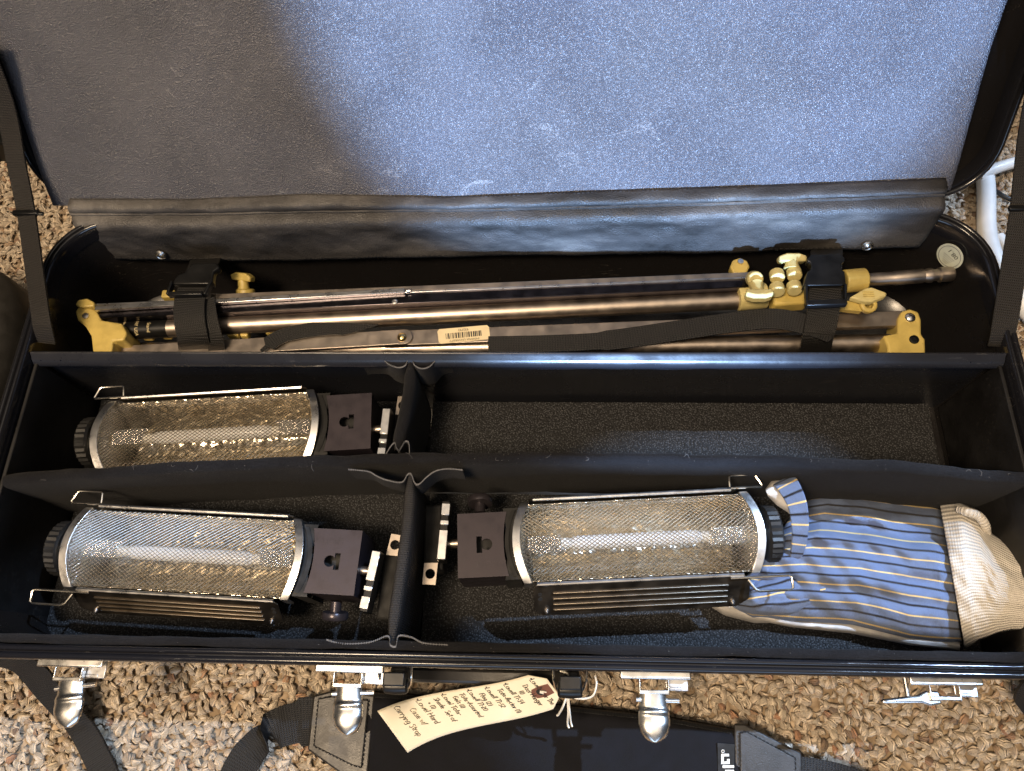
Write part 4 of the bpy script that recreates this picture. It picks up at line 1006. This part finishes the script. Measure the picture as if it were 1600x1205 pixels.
# handwriting: a stroke alphabet laid on the card
def arc(cx, cy, rx, ry, a0, a1, n=8): return [(cx + rx * math.cos(math.radians(a0 + (a1 - a0) * k / n)), cy + ry * math.sin(math.radians(a0 + (a1 - a0) * k / n))) for k in range(n + 1)]
O_ = arc(.4, .5, .4, .5, 90, 450, 10)
G = {'O': ([arc(.5, .87, .48, .87, 90, 450, 12)], 1.1), 'L': ([[(0, 1.8), (0, 0), (.75, .03)]], .85), 'o': ([O_], .9), 'w': ([[(0, 1), (.2, 0), (.45, .8), (.7, 0), (.95, 1)]], 1.05), 'e': ([[(.02, .5), (.7, .55), (.55, .95), (.25, .98), (.02, .5), (.2, .03), (.7, .12)]], .85),
     'l': ([[(.1, 1.8), (.08, .1), (.25, 0)]], .38), 'v': ([[(0, 1), (.3, 0), (.65, 1)]], .75), 'r': ([[(.05, 1), (.08, 0)], [(.08, .6), (.3, .98), (.55, .95)]], .6), 'T': ([[(-.1, 1.75), (.9, 1.8)], [(.4, 1.78), (.38, 0)]], .85),
     'h': ([[(.05, 1.8), (.05, 0)], [(.05, .7), (.35, 1), (.6, .7), (.62, 0)]], .78), 'D': ([[(.05, 1.7), (.05, 0), (.6, .15), (.9, .85), (.6, 1.6), (-.05, 1.72)]], 1.05), 'H': ([[(0, 1.75), (0, 0)], [(.8, 1.75), (.82, 0)], [(0, .9), (.8, .92)]], 1.0),
     'a': ([[(.62, .9), (.3, 1), (.02, .5), (.25, 0), (.62, .4), (.64, .95), (.66, .08), (.8, 0)]], .9), 'n': ([[(.05, 1), (.05, 0)], [(.05, .7), (.35, 1), (.6, .7), (.62, 0)]], .78), 'g': ([[(.62, .9), (.3, 1), (.02, .5), (.25, .02), (.62, .4), (.64, .95), (.6, -.5), (.3, -.75), (.02, -.5)]], .82),
     'p': ([[(.05, 1), (.03, -.75)], [(.05, .75), (.35, 1), (.65, .5), (.35, 0), (.05, .2)]], .8), '(': ([arc(.5, .8, .4, 1.05, 125, 235, 6)], .45), ')': ([arc(-.1, .8, .4, 1.05, 55, -55, 6)], .5), '1': ([[(.1, 1.4), (.22, 1.65), (.2, 0)]], .42), '2': ([[(.05, 1.3), (.3, 1.65), (.6, 1.3), (.05, .02), (.7, .05)]], .8),
     '5': ([[(.7, 1.65), (.15, 1.65), (.1, .95), (.5, .98), (.65, .45), (.4, 0), (.02, .12)]], .8), '4': ([[(.5, 1.7), (.02, .6), (.75, .62)], [(.55, 1.1), (.52, 0)]], .85), '0': ([arc(.35, .82, .34, .82, 90, 450, 10)], .8), '-': ([[(.05, .7), (.5, .72)]], .6), 't': ([[(.25, 1.6), (.25, .1), (.5, 0)], [(-.02, 1.05), (.52, 1.08)]], .55),
     'f': ([[(.6, 1.6), (.35, 1.7), (.25, 1.3), (.22, -.1)], [(0, .9), (.5, .95)]], .58), 'c': ([[(.6, .85), (.3, 1), (.02, .5), (.25, 0), (.62, .15)]], .7), 'F': ([[(.05, 0), (.05, 1.72), (.75, 1.75)], [(.05, .95), (.55, .98)]], .78), 'A': ([[(0, 0), (.45, 1.75), (.85, 0)], [(.18, .65), (.68, .68)]], .95), 's': ([[(.55, .9), (.2, .98), (.12, .7), (.5, .38), (.45, .05), (.02, .08)]], .65),
     'd': ([[(.6, .85), (.3, 1), (.02, .5), (.25, 0), (.6, .35), (.66, 1.8), (.64, 0)]], .85), 'G': ([[(.8, 1.5), (.4, 1.75), (.02, .9), (.3, .02), (.75, .2), (.78, .8), (.45, .8)]], .98), 'S': ([[(.7, 1.5), (.35, 1.75), (.05, 1.35), (.6, .75), (.62, .25), (.3, 0), (.0, .2)]], .82), '+': ([[(.0, .7), (.6, .72)], [(.3, 1.1), (.3, .3)]], .75), 'C': ([[(.8, 1.5), (.4, 1.75), (.02, .9), (.3, .02), (.85, .2)]], .95),
     '/': ([[(.0, -.1), (.5, 1.7)]], .5), 'y': ([[(0, 1), (.3, .2)], [(.62, 1), (.1, -.75)]], .72), 'i': ([[(.1, 1), (.12, 0)], [(.1, 1.45), (.12, 1.5)]], .3), '*': ([arc(.2, .85, .16, .16, 0, 360, 6), arc(.2, .85, .07, .07, 0, 360, 6)], .55), ' ': ([], .5)}
lines = [('*Lowell Over The', .905, .10), ('   Door Hanger', .845, .12), ('       (1)', .80, .10), ('*Lowell T1-54', .755, .05), ('  Tota-flector (1)', .70, .10), ('*Lowell T1-52', .640, .05), ('   Flag (2)', .585, .10), ('*Lowell T1-20', .535, .04), ('  Tota-Assorted', .480, .05), ('   Gels (1)', .430, .06), ('*Lowel Tota-', .380, .04), ('  Shade  Set of', .325, .05), ('   + (1)', .275, .08), ('*Lowel Hard', .225, .04), ('   Case w/', .160, .10), (' Carrying Strap', .090, .02)]
m = MB(); TL = (tsurf(1, .5) - tsurf(0, .5)).length; TWd = (tsurf(.5, 1) - tsurf(.5, 0)).length; random.seed(5)
for txt, u0, v0 in lines:
    x = 0; big = 1.15 if u0 < .25 else 1.0; hgt = .24 * big; 
    tot = sum(G[c][1] for c in txt) * hgt * .92; sq = min(1.0, (TWd * (1 - v0) * .97) / tot)
    for c in txt:
        st, adv = G[c]; ju = random.uniform(-.03, .03)
        for s_ in st:
            pts = []
            for gx_, gy_ in s_:
                xx = (x + gx_ * hgt * .92) * sq; yy = gy_ * hgt + ju
                pts.append(tsurf(u0 + yy / TL + xx / TL * .10, v0 + xx / TWd, .022 + .3 * .03))
            if len(pts) > 1:
                m.tube(pts, .026, 4, cap=False)
        x += adv * hgt * .92
m.build('handwriting', 'ink', tg)
# string: from the hole to the bail on the handle, loose ends hanging
h0 = tsurf(.915, .5, .12); k0 = P(886, 1086, -4.2)
m = MB()
m.tube(spline([h0, P(862, 1086, -4.9), k0], 5), .08, 6); m.tube(spline([h0 + V(0, .05, .05), P(866, 1082, -4.7), P(890, 1081, -4.2)], 5), .07, 6)
m.tube(spline([k0, P(888, 1062, -2.9), P(886, 1052, -2.0), V(4.4, .0, -1.4)], 5), .075, 6)
m.tube(spline([k0, P(905, 1092, -3.6), P(925, 1088, -3.0), P(932, 1070, -2.2), P(930, 1056, -1.6)], 6), .075, 6)
m.tube(spline([k0, P(880, 1103, -5), P(873, 1116, -6.4), P(870, 1118, -6.6)], 5), .085, 6); m.tube(spline([k0, P(888, 1110, -5.4), P(887, 1130, -7.2), P(889, 1137, -7.6)], 5), .085, 6); m.tube(spline([k0 + V(.1, 0, 0), P(890, 1110, -5.2), P(892, 1128, -7), P(894, 1135, -7.4)], 5), .07, 6)
m.sphere(k0, .2); m.build('string', 'string', tg, smooth=70)

# ================================================================ THINGS AROUND THE CASE
# dark soft bag at the left
def bagfn(u, v):
    a = 2 * math.pi * u; th = math.pi * v
    rx, ry, rz = 12.5, 15, 6.5
    sx = math.copysign(abs(math.cos(a)) ** .55, math.cos(a)); sy = math.copysign(abs(math.sin(a)) ** .55, math.sin(a)); st = math.sin(th) ** .5
    return V(-54.3 + rx * sx * st, 19 + ry * sy * st, -6.2 + rz * math.copysign(abs(math.cos(th)) ** .6, math.cos(th)) + .3 * wob(a, th * 2))
m = MB(); m.grid(bagfn, 48, 24); bag = m.build('soft_bag', 'bag_fabric', None, (-54, 19, -13), smooth=80); tag(bag, 'dark soft bag on the carpet against the left side of the case', 'bag')
m = MB(); m.box((-52, 54, -11.2), (30, 3.2, 3.4)); wd = m.build('wooden_bar', 'black_satin', None, (-52, 54, -13), bev=.3); tag(wd, 'dark bar lying on the carpet behind the left end of the lid', 'bar')
def cord(name, pts, r, mat, label, cat):
    m = MB(); m.tube(spline([P(*q) for q in pts], 8), r, 12); o = m.build(name, mat, None, P(*pts[0]), smooth=80); tag(o, label, cat)
cord('white_cord', [(1536, 230, -11.5), (1541, 300, -11.4), (1542, 360, -11.2), (1552, 400, -11), (1572, 440, -11), (1610, 490, -11), (1670, 545, -11.3)], .85, 'white_plastic', 'thick white cord running down beside the right end of the lid', 'cord')
cord('white_cord', [(1530, 275, -11), (1560, 262, -10.6), (1600, 250, -10.8), (1660, 235, -11.3)], .55, 'white_plastic', 'thin white cord crossing behind the right lid strap', 'cord')
cord('white_cord', [(1560, 370, -11.9), (1580, 392, -11.6), (1605, 402, -11.4), (1660, 412, -11.4)], .55, 'white_plastic', 'short white cord emerging right of the strap, below the slide buckle', 'cord')
cord('black_cable', [(1540, 285, -11.8), (1558, 300, -11.2), (1580, 312, -11), (1640, 330, -11.5)], .22, 'black_rubber', 'thin black cable over the carpet beside the thick white cord', 'cable')
